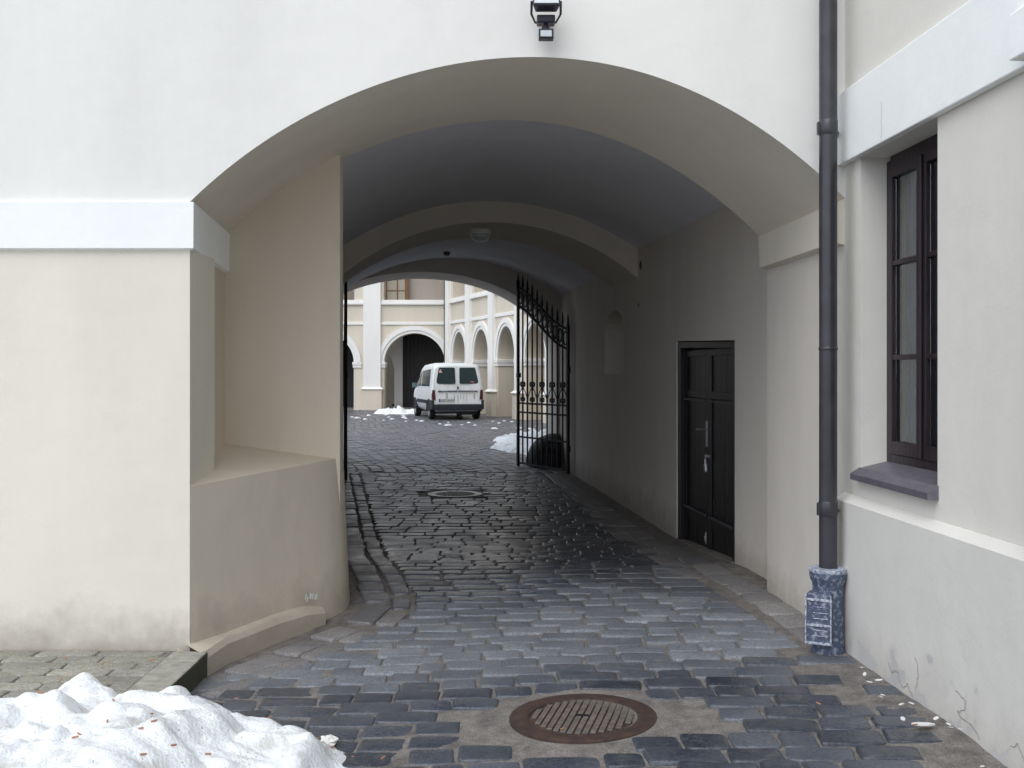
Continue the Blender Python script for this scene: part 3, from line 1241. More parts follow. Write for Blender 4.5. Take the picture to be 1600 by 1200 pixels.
wbox(rb, du0 - 0.3, du1 + 0.3, 0.40, 0.46, -0.4, 2.6)
rb.build("door_backing", M_WOOD)

# stone doorstep strip (structure)
ds = MB()
t_ = MB()
t_.box(du0 + 0.01, du1 - 0.01, -0.02, 0.20, -0.3, 0.0)
for vv in t_.v:
    q = TW(Vector(vv))
    zz = float(zg(q.x, q.y)) + 0.012 if vv[2] > -0.1 else -0.35
    ds.v.append((q.x, q.y, zz))
ds.f = t_.f
ds.build("threshold", M_CONC, kind="structure")


def vault(ya, yb, za, zb_, sa, sb, name, mat, n=28, steps=2, xpad=0.01):
    m_ = GB()
    secs_ = []
    for k in range(steps + 1):
        t = k / steps
        y_ = lerp(ya, yb, t)
        secs_.append([(x, y_, z) for x, z in seg_arc(XL(y_) - xpad, XR(y_) + xpad, lerp(za, zb_, t), lerp(za, zb_, t), lerp(sa, sb, t), n)])
    m_.loft(secs_)
    return m_, secs_


v1 = GB()
secs_ = []
for k in range(9):
    t = k / 8
    y_ = lerp(Y1 + 0.002, Y2, t)
    e_ = (1 - t) ** 1.5
    secs_.append([(x, y_, z) for x, z in seg_arc(XL(y_) - 0.06, XR(y_) + 0.06, lerp(3.02, 3.19, e_), lerp(3.02, 2.96, e_), lerp(0.62, 0.52, e_), 32)])
v1.loft(secs_)
v1.build("passage_vault", M_VAULT, smooth=50)
b2, secs = vault(Y2, Y3, 2.71, 2.71, 0.68, 0.68, "band", M_ARCH)
for s_, sg in ((secs[0], 1), (secs[-1], -1)):
    b2.loft([s_, [(q[0], q[1], 4.2) for q in s_]])
b2.build("transverse_arch", M_ARCH, smooth=40)
v2, _ = vault(Y3, Y4, 2.90, 2.95, 0.62, 0.70, "vault", M_VAULT, xpad=0.06)
v2.build("passage_vault", M_VAULT, smooth=50)

# inner gate arch, deep, and the courtyard face
rz = GB()


def end_arch(y_):
    t = (y_ - 17.4) / (Y5 - 17.4)
    cx = lerp(-1.5, -1.82, t)
    aa = lerp(2.43, 2.50, t)
    xl = XL(y_)
    pts = arc_pts(cx, aa, 1.9, lerp(1.5, 1.52, t), 36, x_from=(xl - cx) / aa, x_to=1.0)
    return [(xl, -0.35)] + pts + [(cx + aa, -0.35)]


e0, e1 = end_arch(Y4), end_arch(Y5)
rz.loft([[(x, Y4, z) for x, z in e0], [(x, Y5, z) for x, z in e1]])
for (xa, za), (xb, zb2) in zip(e0[:-1], e0[1:]):
    if xb - xa > 1e-5:
        rz.quad((xa, Y4, za), (xb, Y4, zb2), (xb, Y4, 4.2), (xa, Y4, 4.2))
rz.quad((e0[-1][0], Y4, -0.35), (3.0, Y4, -0.35), (3.0, Y4, 4.2), (e0[-1][0], Y4, 4.2))
rz.build("inner_arch", M_PASSR, smooth=40)
cf = GB()
cc = [(-12, -0.35)] + [(e1[0][0], -0.35)]
cf.quad((-12, Y5, -0.35), (e1[0][0], Y5, -0.35), (e1[0][0], Y5, TOP), (-12, Y5, TOP))
for (xa, za), (xb, zb2) in zip(e1[:-1], e1[1:]):
    if xb - xa > 1e-5:
        cf.quad((xa, Y5, za), (xb, Y5, zb2), (xb, Y5, TOP), (xa, Y5, TOP))
cf.quad((e1[-1][0], Y5, -0.35), (5.7, Y5, -0.35), (5.7, Y5, TOP), (e1[-1][0], Y5, TOP))
cf.build("courtyard_face", M_YARD)
rf = GB()
rf.box(-12, 5.7, FY - 0.0, Y5 + 0.0, TOP + 0.002, TOP + 0.2)
rf.build("light_block_roof", M_YARD)  # unseen slab added to keep skylight from leaking into the passage
sd = GB()
sd.box(-9.3, -9.0, FY, Y5, -0.3, TOP)
sd.build("light_block_wall", M_YARD)  # unseen walls added at both ends to stop light leaking in
sd = GB()
sd.box(5.4, 5.7, FY + 0.5, Y5 - 0.01, -0.3, TOP)
sd.build("light_block_wall", M_YARD)
# round cable hole high on the right wall by the second arch
vh = GB()
vh.tube([TW(Vector((uu(12.25), 0.02, 2.86))), TW(Vector((uu(12.25), -0.004, 2.86)))], 0.05, 14)
vh.build("wall_vent", M_IRON)
vh = GB()
vh.tube([TW(Vector((uu(12.35), 0.02, 2.40))), TW(Vector((uu(12.35), -0.006, 2.40)))], 0.02, 10)
vh.build("bolt", M_IRON)
# scratches on the corner block
sc = GB()
for q in range(7):
    t = 0.70 + 0.012 * q + random.uniform(0, 0.01)
    x_, y_ = lerp(-1.858, -1.155, t), lerp(5.992, 7.15, t)
    zz = 0.10 + random.uniform(-0.015, 0.02)
    nx_, ny_ = 0.82, -0.5
    e_ = 0.006
    sc.add([(x_ + nx_ * e_, y_ + ny_ * e_, zz), (x_ + nx_ * e_ + 0.005, y_ + ny_ * e_ + 0.008, zz),
            (x_ + nx_ * e_ + 0.01, y_ + ny_ * e_ + 0.016, zz + 0.03), (x_ + nx_ * e_ + 0.004, y_ + ny_ * e_ + 0.006, zz + 0.035)], [(0, 1, 2, 3)])
sc.build("paint_scratch", simple("white_scratch", (0.8, 0.8, 0.78), 0.9))

# ------------------------------------------------------------------ padlock on the door
pk = MB()
pc = TW(Vector((dm + 0.02, 0.024, 0.75)))
pkt = thing("padlock", "small brass and steel padlock hanging from the hasp of the dark wooden door", "padlock", tuple(pc), ang)
body = MB()
Mt = Matrix.Rotation(R(12), 4, 'Y')
body.box(-0.028, 0.028, -0.010, 0.010, -0.085, -0.010, Mt)
body.build("lock_body", M_METAL, pkt, bevel=0.004)
shk = MB()
shk.tube([Mt @ Vector(q) for q in [(-0.018, 0, -0.012), (-0.018, 0, 0.03)] + [(0.018 * math.cos(t), 0, 0.03 + 0.02 * math.sin(t)) for t in (2.6, 2.0, 1.57, 1.1, 0.5)] + [(0.018, 0, 0.03), (0.018, 0, -0.012)]], 0.004, 8)
shk.build("shackle", M_METAL, pkt, smooth=50)

# ------------------------------------------------------------------ SIDE BUILDING (right)
su = math.atan2(-0.9984, 0.0567)
side = thing("side_building", "pale grey plastered building with a tall window, running forward on the right", "building", (1.926, 6.0, 0), su)
# local: x runs from the corner towards the camera, y goes into the wall
WU0, WU1, WZ0, WZ1 = 0.234, 1.151, 1.06, 2.79
s = MB()
arch_panel(s, 0, 11, -0.35, 8.5, [(WU0, WZ0), (WU0, WZ1), (WU1, WZ1), (WU1, WZ0)], 0.5)
s.build("wall", M_SIDE, side, bevel=0.008)
s = MB()
s.box(0, 11, -0.045, -0.001, 2.79, 3.20)
s.build("cornice", M_CORN, side, bevel=0.006)
s = MB()
prof = [(-0.001, 0.905), (-0.058, 0.866), (-0.062, -0.35), (-0.001, -0.35)]
s.loft([[(0.0, a_, b_2) for a_, b_2 in prof], [(11, a_, b_2) for a_, b_2 in prof]], closed=True)
s.build("plinth", M_PLINTH, side)
s = MB()
s.box(2.02, 2.6, -0.075, -0.002, 0.91, 2.785)
s.build("pilaster", M_SIDE, side, bevel=0.006)
s = MB()
s.box(1.99, 2.63, -0.12, -0.046, 2.80, 2.98)
s.box(2.0, 2.62, -0.10, -0.046, 2.981, 3.05)
s.build("pilaster_cap", M_CORN, side, bevel=0.006)
s = MB()
s.box(-1.2, 11, 0.5, 0.7, -0.35, 8.5)
s.build("room_back", M_ROOM, side)
# window
s = MB()
FD = 0.146
wz0, wz1 = 1.10, 2.765
s.box(WU0 + 0.001, WU0 + 0.05, FD, FD + 0.07, wz0, wz1)
s.box(WU1 - 0.05, WU1 - 0.001, FD, FD + 0.07, wz0, wz1)
s.box(WU0 + 0.05, WU1 - 0.05, FD, FD + 0.07, wz1 - 0.05, wz1 + 0.024)
s.box(WU0 + 0.05, WU1 - 0.05, FD, FD + 0.07, wz0 - 0.03, wz0 + 0.05)
win = s.build("window", M_WINWOOD, side, bevel=0.004)
wm = (WU0 + WU1) / 2
for k in (0, 1):
    ua, ub = (WU0 + 0.051, wm - 0.002) if k == 0 else (wm + 0.002, WU1 - 0.051)
    s = MB()
    za, zb_ = wz0 + 0.051, wz1 - 0.051
    s.box(ua, ua + 0.045, FD - 0.012, FD + 0.035, za, zb_)
    s.box(ub - 0.045, ub, FD - 0.012, FD + 0.035, za, zb_)
    s.box(ua + 0.0451, ub - 0.0451, FD - 0.012, FD + 0.035, za, za + 0.07)
    s.box(ua + 0.0451, ub - 0.0451, FD - 0.012, FD + 0.035, zb_ - 0.05, zb_)
    for zz in (1.665, 2.18):
        s.box(ua + 0.0451, ub - 0.0451, FD - 0.008, FD + 0.03, zz, zz + 0.028)
    s.build("casement", M_WINWOOD, win, bevel=0.003)
    s = MB()
    s.box(ua + 0.046, ub - 0.046, FD + 0.012, FD + 0.016, za + 0.071, zb_ - 0.051)
    s.build("pane", M_GLASS, win)
s = MB()
s.box(wm - 0.022, wm + 0.022, FD - 0.03, FD - 0.0125, wz0 + 0.052, wz1 - 0.052)
s.build("meeting_stile", M_WINWOOD, win, bevel=0.006)
# curtain folds behind the glass
s = MB()
n_c = 60
row0 = [(lerp(0.375, WU1 - 0.01, q / n_c), FD + 0.052 + 0.005 * math.sin(q * 0.9) + 0.003 * math.sin(q * 2.3), 0.95) for q in range(n_c + 1)]
s.loft([row0, [(q[0], q[1], 2.9) for q in row0]])
s.build("curtain", M_CURTAIN, win, smooth=60)
s = MB()
s.add([(WU0 - 0.015, -0.075, 1.035), (WU1 + 0.012, -0.075, 1.035), (WU1 + 0.012, FD, 1.10), (WU0 - 0.015, FD, 1.10),
       (WU0 - 0.015, -0.075, 1.000), (WU1 + 0.012, -0.075, 1.000), (WU1 + 0.012, -0.06, 1.000), (WU0 - 0.015, -0.06, 1.000)], [(0, 1, 2, 3), (0, 4, 5, 1), (4, 7, 6, 5)])
s2 = MB()
s2.add([(WU0 + 0.002, 0.001, 1.068), (WU0 + 0.002, FD, 1.102), (WU1 - 0.002, FD, 1.102), (WU1 - 0.002, 0.001, 1.068), (WU1 + 0.012, -0.001, 1.068), (WU1 + 0.012, -0.055, 1.034),
        (WU0 - 0.015, -0.055, 1.034), (WU0 - 0.015, -0.001, 1.068), (WU0 - 0.015, -0.055, 1.002), (WU1 + 0.012, -0.055, 1.002), (WU1 + 0.012, -0.001, 1.002), (WU0 - 0.015, -0.001, 1.002)],
       [(0, 3, 2, 1), (7, 6, 5, 4), (6, 8, 9, 5), (5, 9, 10, 4), (7, 11, 8, 6), (8, 11, 10, 9)])
s2.build("sill", M_SILL, win)
# cracks and a peeling edge in the plinth plaster
M_CRACK = simple("plaster_crack", (0.16, 0.15, 0.15), 0.9)
M_FLAKE = plaster("plaster_flake", (0.62, 0.62, 0.62), 0.1)
for pts, wd in (([(1.05, 0.24), (1.08, 0.20), (1.085, 0.15), (1.07, 0.11), (1.06, 0.08)], 0.003),
                ([(0.75, 0.13), (0.80, 0.09), (0.86, 0.11), (0.92, 0.05), (0.97, 0.09), (1.0, 0.055), (1.03, 0.04)], 0.003),
                ([(1.45, 0.20), (1.52, 0.19), (1.54, 0.16), (1.50, 0.13), (1.47, 0.12), (1.56, 0.10), (1.66, 0.06)], 0.003),
                ([(1.9, 0.12), (1.95, 0.15), (2.0, 0.10), (2.08, 0.13)], 0.003)):
    cr = MB()
    for _k in range(2):
        q2 = [pts[0]]
        for (a0, c0), (a1, c1) in zip(pts[:-1], pts[1:]):
            q2 += [((a0 + a1) / 2 + random.uniform(-0.012, 0.012) / (_k + 1), (c0 + c1) / 2 + random.uniform(-0.012, 0.012) / (_k + 1)), (a1, c1)]
        pts = q2
    for (a0, c0), (a1, c1) in zip(pts[:-1], pts[1:]):
        dx, dz = a1 - a0, c1 - c0
        l = math.hypot(dx, dz)
        nx_, nz_ = -dz / l * wd / 2, dx / l * wd / 2
        cr.add([(a0 - nx_, -0.0645, c0 - nz_), (a1 - nx_ * 0.6, -0.0645, c1 - nz_ * 0.6), (a1 + nx_ * 0.6, -0.0645, c1 + nz_ * 0.6), (a0 + nx_, -0.0645, c0 + nz_)], [(0, 1, 2, 3)])
    cr.build("crack", M_CRACK, side)

pts = [(0.62, 3.00), (0.625, 2.95), (0.618, 2.90), (0.622, 2.85), (0.619, 2.80)]
cr = MB()
for (a0, c0), (a1, c1) in zip(pts[:-1], pts[1:]):
    cr.add([(a0 - 0.001, -0.0458, c0), (a1 - 0.001, -0.0458, c1), (a1 + 0.001, -0.0458, c1), (a0 + 0.001, -0.0458, c0)], [(0, 1, 2, 3)])
cr.build("crack", M_CRACK, side)

# ------------------------------------------------------------------ DOWNPIPE in the corner
dp = thing("downpipe", "dark brown metal rain downpipe standing in the corner right of the arch", "downpipe", (1.787, 5.86, 0.03))
s = MB()
s.tube([(0, 0, 0.42), (0, 0, 7.5)], 0.050, 28)
s.build("pipe", M_PIPE, dp, smooth=40)
for z_ in (0.80, 2.95, 5.1):
    s = MB()
    s.lathe([(0.0505, z_ - 0.045), (0.0535, z_ - 0.04), (0.0535, z_ + 0.035), (0.0505, z_ + 0.04)], n=28)
    s.box(-0.062, -0.052, -0.012, 0.012, z_ - 0.04, z_ + 0.03)
    s.tube([(0.05, 0.0, z_ - 0.02), (0.075, 0.05, z_ - 0.02), (0.09, 0.139, z_ - 0.02)], 0.006, 6)
    s.build("pipe_clamp", M_PIPE, dp, smooth=40)
s = MB()
s.lathe([(0.0505, 1.69), (0.053, 1.695), (0.053, 1.705), (0.0505, 1.71)], n=28)
s.build("pipe_joint", M_PIPE, dp, smooth=40)
s = MB()
s.lathe([(0.092, -0.03), (0.096, 0.0), (0.088, 0.03), (0.086, 0.36), (0.090, 0.385), (0.100, 0.40), (0.104, 0.43), (0.100, 0.455), (0.075, 0.46), (0.052, 0.455)], n=32)
boot = s.build("cast_iron_boot", M_BOOT, dp, smooth=40)
s = MB()
s.lathe([(0.101, 0.437), (0.107, 0.445), (0.103, 0.462), (0.060, 0.467), (0.054, 0.462)], n=32)
s.build("salt_rim", M_SALT, boot, smooth=60)
Mb = Matrix.Translation((-0.055, -0.055, 0)) @ Matrix.Rotation(R(-28), 4, 'Z')
s = MB()
s.box(-0.066, 0.066, -0.075, 0.02, 0.07, 0.34, Mb)
bx = s.build("cleaning_box", M_BOOT, boot, bevel=0.006)
s = MB()
for z_ in (0.06, 0.16, 0.30):
    s.box(-0.074, 0.074, -0.082, -0.0755, z_, z_ + 0.014, Mb)
    s.box(-0.074, -0.0665, -0.0755, 0.02, z_, z_ + 0.014, Mb)
for x_ in (-0.072, 0.065):
    s.box(x_, x_ + 0.007, -0.088, -0.0845, 0.07, 0.335, Mb)
for k in range(6):
    s.box(-0.03, 0.05, -0.080, -0.0755, 0.105 + k * 0.032, 0.110 + k * 0.032, Mb)
s.build("box_rib", M_SALT, boot, bevel=0.002)

# ------------------------------------------------------------------ FLOODLIGHT over the arch
fl = thing("floodlight", "small black floodlight with motion sensor mounted on the facade above the arch", "floodlight", (0.193, 6.0, 3.578))
Mf = Matrix.Translation((0, -0.17, 0.115)) @ Matrix.Rotation(R(-14), 4, 'X')
s = MB()
s.add([Mf @ Vector(q) for q in [(-0.078, -0.04, -0.062), (0.078, -0.04, -0.062), (0.078, -0.04, 0.062), (-0.078, -0.04, 0.062),
       (-0.06, 0.055, -0.045), (0.06, 0.055, -0.045), (0.06, 0.055, 0.045), (-0.06, 0.055, 0.045)]],
      [(0, 1, 2, 3), (7, 6, 5, 4), (0, 4, 5, 1), (1, 5, 6, 2), (2, 6, 7, 3), (3, 7, 4, 0)])
s.build("housing", M_LAMP, fl, bevel=0.006)
s = MB()
s.box(-0.068, 0.068, -0.047, -0.0415, -0.052, 0.052, Mf)
gl_ = s.build("lamp_glass", M_LAMPGLASS, fl, bevel=0.002)
s = MB()
s.box(-0.045, 0.045, -0.049, -0.0475, -0.030, 0.030, Mf)
s.build("reflector", simple("reflector_grey", (0.40, 0.43, 0.45), 0.25, 0.3), gl_)
s = MB()
s.tube([(-0.082, -0.16, 0.11), (-0.083, -0.12, 0.05), (-0.06, -0.04, 0.03), (0.06, -0.04, 0.03), (0.083, -0.12, 0.05), (0.082, -0.16, 0.11)], 0.007, 6)
s.box(-0.022, 0.022, -0.055, -0.001, 0.0, 0.05)
s.build("bracket", M_LAMP, fl, smooth=40)
s = MB()
s.box(-0.052, 0.052, -0.135, -0.05, 0.0, 0.045)
s.build("terminal_box", M_LAMP, fl, bevel=0.008)
s = MB()
s.tube([(0, -0.10, 0.0), (0, -0.11, -0.045)], 0.012, 10)
s.box(-0.042, 0.042, -0.15, -0.09, -0.095, -0.04)
sn = s.build("motion_sensor", M_LAMP, fl, bevel=0.005)
s = MB()
s.box(-0.032, 0.032, -0.158, -0.1505, -0.088, -0.052)
s.build("sensor_lens", M_LAMPGLASS, sn, bevel=0.003)

# ceiling light on the second arch, small sensor on the vault
cl = thing("ceiling_light", "unlit oval bulkhead lamp hanging under the middle arch of the passage", "lamp", (-0.395, 13.0, 3.385))
Mc = Matrix.Diagonal((1.35, 1, 1, 1))
s = MB()
s.lathe([(0.10, 0.0), (0.10, -0.03), (0.095, -0.06), (0.075, -0.065)], n=24, M=Mc)
s.build("lamp_base", M_WHITEPL, cl, smooth=40)
s = MB()
s.lathe([(0.085, -0.06), (0.083, -0.09), (0.065, -0.125), (0.03, -0.14)], n=24, M=Mc)
s.build("lamp_shade", M_ASH, cl, smooth=60)
s = MB()
for yo in (-0.04, 0.0, 0.04):
    s.tube([(-0.118, yo, -0.06), (-0.10, yo, -0.115), (-0.05, yo, -0.15), (0.05, yo, -0.15), (0.10, yo, -0.115), (0.118, yo, -0.06)], 0.005, 5)
s.tube([(0.12 * math.cos(t), 0.088 * math.sin(t), -0.085) for t in np.linspace(0, 2 * math.pi, 17)[:-1]], 0.005, 5, closed=True)
s.build("lamp_cage", M_WHITEPL, cl, smooth=50)
s = MB()
s.lathe([(0.05, 0.0), (0.055, -0.02), (0.045, -0.05), (0.03, -0.06)], n=16)
o = s.build("ceiling_sensor", simple("reddish_brown_sensor", (0.10, 0.05, 0.05), 0.5), smooth=50)
o.location = (-1.02, 16.2, 3.475)
tag(o, "tiny round reddish sensor on the vault just before the inner gate arch", "sensor")


# ------------------------------------------------------------------ IRON GATES
def top_curve(t):
    """t = 0 at hinge, 1 at the free stile: height of the upper curved rail"""
    return float(np.interp(t, [0, 0.12, 0.25, 0.4, 0.5, 0.62, 0.75, 0.88, 1.0], [2.42, 2.475, 2.56, 2.70, 2.80, 2.93, 3.06, 3.17, 3.24]))


def iron_gate(loc, rotz, label):
    L_ = 1.70
    gt = thing("iron_gate", label, "gate", loc, rotz, "wrought iron gate leaves")
    s = MB()
    s.box(-0.022, 0.022, -0.022, 0.022, 0.03, top_curve(0) + 0.08)
    s.build("hinge_stile", M_IRON, gt)
    s = MB()
    s.box(L_ - 0.022, L_ + 0.022, -0.022, 0.022, 0.03, top_curve(1) + 0.12)
    s.build("lock_stile", M_IRON, gt)
    nb = 11
    for k in range(nb):
        x_ = L_ * k / (nb - 1)
        zt = top_curve(k / (nb - 1)) + 0.22
        s = MB()
        z0_ = 0.10 if 0 < k < nb - 1 else top_curve(k / (nb - 1)) + 0.05
        s.tube([(x_, 0, z0_), (x_, 0, zt - 0.18)], 0.015 if 0 < k < nb - 1 else 0.022, 6)
        s.lathe([(0.010, zt - 0.18), (0.022, zt - 0.155), (0.020, zt - 0.13), (0.012, zt - 0.01), (0.001, zt + 0.05)], c=(x_, 0, 0), n=8)
        s.build("bar", M_IRON, gt, smooth=40)
    # straight rails
    for z_ in (0.09, 0.56, 1.00, 1.16):
        s = MB()
        s.box(0.022, L_ - 0.022, -0.007, 0.007, z_ - 0.016, z_ + 0.016)
        s.build("rail", M_IRON, gt)
    # curved rails
    for dz in (0.0, -0.33):
        s = MB()
        s.tube([(L_ * q / 20, 0, top_curve(q / 20) + dz) for q in range(21)], 0.022, 6)
        s.build("curved_rail", M_IRON, gt, smooth=50)
    # rings between the curved rails
    for k in range(nb - 1):
        t = (k + 0.5) / (nb - 1)
        s = MB()
        zc = top_curve(t) - 0.165
        s.tube([(L_ * t + 0.062 * math.cos(a_), 0, zc + 0.115 * math.sin(a_)) for a_ in np.linspace(0, 2 * math.pi, 15)[:-1]], 0.013, 5, closed=True)
        s.build("ring", M_IRON, gt, smooth=60)
    # scrolled lily motifs at breast height
    for k in range(1, nb - 1, 2):
        x_ = L_ * k / (nb - 1)
        h = L_ / (nb - 1)
        s = MB()
        for sg in (-1, 1):
            s.tube([(x_ + sg * (h - 0.012), 0, 1.17), (x_ + sg * (h - 0.02), 0, 1.27), (x_ + sg * h * 0.55, 0, 1.36), (x_ + sg * 0.03, 0, 1.43), (x_ + sg * 0.018, 0, 1.48)], 0.008, 5)
            s.tube([(x_ + sg * 0.045 + 0.032 * math.cos(a_), 0, 1.50 + 0.038 * math.sin(a_)) for a_ in np.linspace(0, 2 * math.pi, 11)[:-1]], 0.014, 6, closed=True)
            s.tube([(x_ + sg * 0.042 + 0.028 * math.cos(a_), 0, 1.235 + 0.03 * math.sin(a_)) for a_ in np.linspace(0, 2 * math.pi, 11)[:-1]], 0.012, 6, closed=True)
        s.build("scroll", M_IRON, gt, smooth=60)
    for z_ in (0.45, 1.75):
        s = MB()
        s.tube([(-0.045, 0, z_ - 0.05), (-0.045, 0, z_ + 0.05)], 0.02, 8)
        s.box(-0.03, 0.01, -0.012, 0.012, z_ - 0.02, z_ + 0.02)
        s.build("hinge", M_IRON, gt, smooth=40)
    s = MB()
    s.box(L_ - 0.06, L_ + 0.024, -0.03, 0.03, 1.62, 1.70)
    s.build("lock_case", M_IRON, gt, bevel=0.004)
    return gt


ga = math.atan2(1.52, -0.83)
iron_gate((0.925, 17.12, -0.12), ga, "black spear topped iron gate leaf standing ajar on the right of the passage")
gb = math.atan2(-1.62, 0.24)
iron_gate((-2.875, 17.85, -0.12), math.atan2(-1.68, 0.285), "black iron gate leaf folded back along the left passage wall, seen edge on")

# guard stone at the foot of the right jamb
s = MB()
secs = []
for z_, r_ in ((-0.15, 1.0), (0.12, 0.98), (0.34, 0.86), (0.50, 0.64), (0.58, 0.28)):
    ring = []
    for k in range(16):
        a_ = 2 * math.pi * k / 16
        rr = r_ * (1 + 0.06 * math.sin(3 * a_ + z_ * 4))
        ring.append((0.36 * rr * math.cos(a_) + 0.22 * (1 - r_), 0.58 * rr * math.sin(a_), z_))
    secs.append(ring)
s.loft(secs, closed=True)
s.add(secs[-1], [tuple(range(16))])
o = s.build("guard_stone", two_tone("dark_guard_stone", (0.03, 0.03, 0.035), (0.09, 0.09, 0.10), 8, 0.4, 0.7, 0.8), smooth=60)
o.location = (0.60, 18.72, -0.1)
o.rotation_euler = (0, 0, R(4))
tag(o, "dark rounded guard stone behind the right gate leaf at the foot of the jamb", "guard stone")


# ------------------------------------------------------------------ MANHOLES
def manhole(loc, rad, label, rot=0.0, ring=None):
    mt = thing("manhole_cover", label, "manhole", loc, rot, "round manhole covers in the paving")
    s = MB()
    n_ = 64
    prof = [(rad, -0.03), (rad, 0.004), (rad - 0.012, 0.008), (rad * 0.78, 0.006), (rad * 0.74, 0.002), (rad * 0.735, -0.012)]
    vs, fs = [], []
    for (r_, z_) in prof:
        for k in range(n_):
            a_ = 2 * math.pi * k / n_
            vs.append((r_ * math.cos(a_), r_ * math.sin(a_), z_))
    for i in range(len(prof) - 1):
        for k in range(n_):
            fs.append((i * n_ + k, i * n_ + (k + 1) % n_, (i + 1) * n_ + (k + 1) % n_, (i + 1) * n_ + k))
    s.add(vs, fs)
    s.build("frame_ring", ring or M_RUST, mt, smooth=40)
    s = MB()
    rl = rad * 0.725
    s.lathe([(rl, -0.03), (rl, -0.004), (rl - 0.004, -0.001)], n=n_)
    lid = s.build("lid", ring or M_RUST, mt, smooth=40)
    nb_ = 14
    s = MB()
    pitch_ = 2 * rl * 0.95 / nb_
    for k in range(nb_):
        x0_ = -rl * 0.95 + k * pitch_ + 0.004
        x1_ = x0_ + pitch_ - 0.008
        xm = max(abs(x0_), abs(x1_))
        if xm >= rl * 0.97:
            continue
        hh = math.sqrt((rl * 0.97) ** 2 - xm ** 2)
        s.box(x0_, x1_, -hh, hh, -0.0005, 0.0075)
    s.build("raised_rib", M_GRATE, mt, bevel=0.002)
    s = MB()
    s.box(-0.03, 0.03, -0.012, 0.012, 0.0078, 0.0095)
    s.build("lifting_slot", M_IRON, mt)
    return mt


m1 = manhole((MAN1[0], MAN1[1], float(zg(*MAN1)) + 0.012), 0.348, "large rusty round manhole cover in the foreground before the arch", R(-14))
m1.rotation_euler = (0, R(-1.8), R(-14))
manhole((MAN2[0], MAN2[1], float(zg(*MAN2)) + 0.012), 0.38, "dark round manhole cover inside the passage near the iron gate", R(10), ring=two_tone("wet_iron_and_concrete", (0.16, 0.16, 0.165), (0.24, 0.24, 0.245), 11, 0.35, 0.7, 0.3, bump=0.3))
s = MB()
vs = [(0.50 * math.cos(2 * math.pi * k / 40), 0.50 * math.sin(2 * math.pi * k / 40), 0.0) for k in range(40)]
s.add(vs, [tuple(range(40))])
o = s.build("road_collar", M_CONC, kind="structure")
o.location = (MAN2[0], MAN2[1], float(zg(*MAN2)) + 0.006)

# ------------------------------------------------------------------ COURTYARD ARCADES
def ring_arch(mb, cx, r0, r1, zs, y0, y1, T, n=28, rise0=None, rise1=None):
    a0 = [(cx + r0 * math.cos(math.pi * (1 - k / n)), zs + (rise0 or r0) * math.sin(math.pi * k / n)) for k in range(n + 1)]
    a1 = [(cx + r1 * math.cos(math.pi * (1 - k / n)), zs + (rise1 or r1) * math.sin(math.pi * k / n)) for k in range(n + 1)]
    mb.loft([[T(Vector((x, y1, z))) for x, z in a0], [T(Vector((x, y0, z))) for x, z in a0], [T(Vector((x, y0, z))) for x, z in a1], [T(Vector((x, y1, z))) for x, z in a1]])


def ibox(mb, x0, x1, y0, y1, z0, z1):
    mb.box(x0, x1, y0, y1, z0, z1)


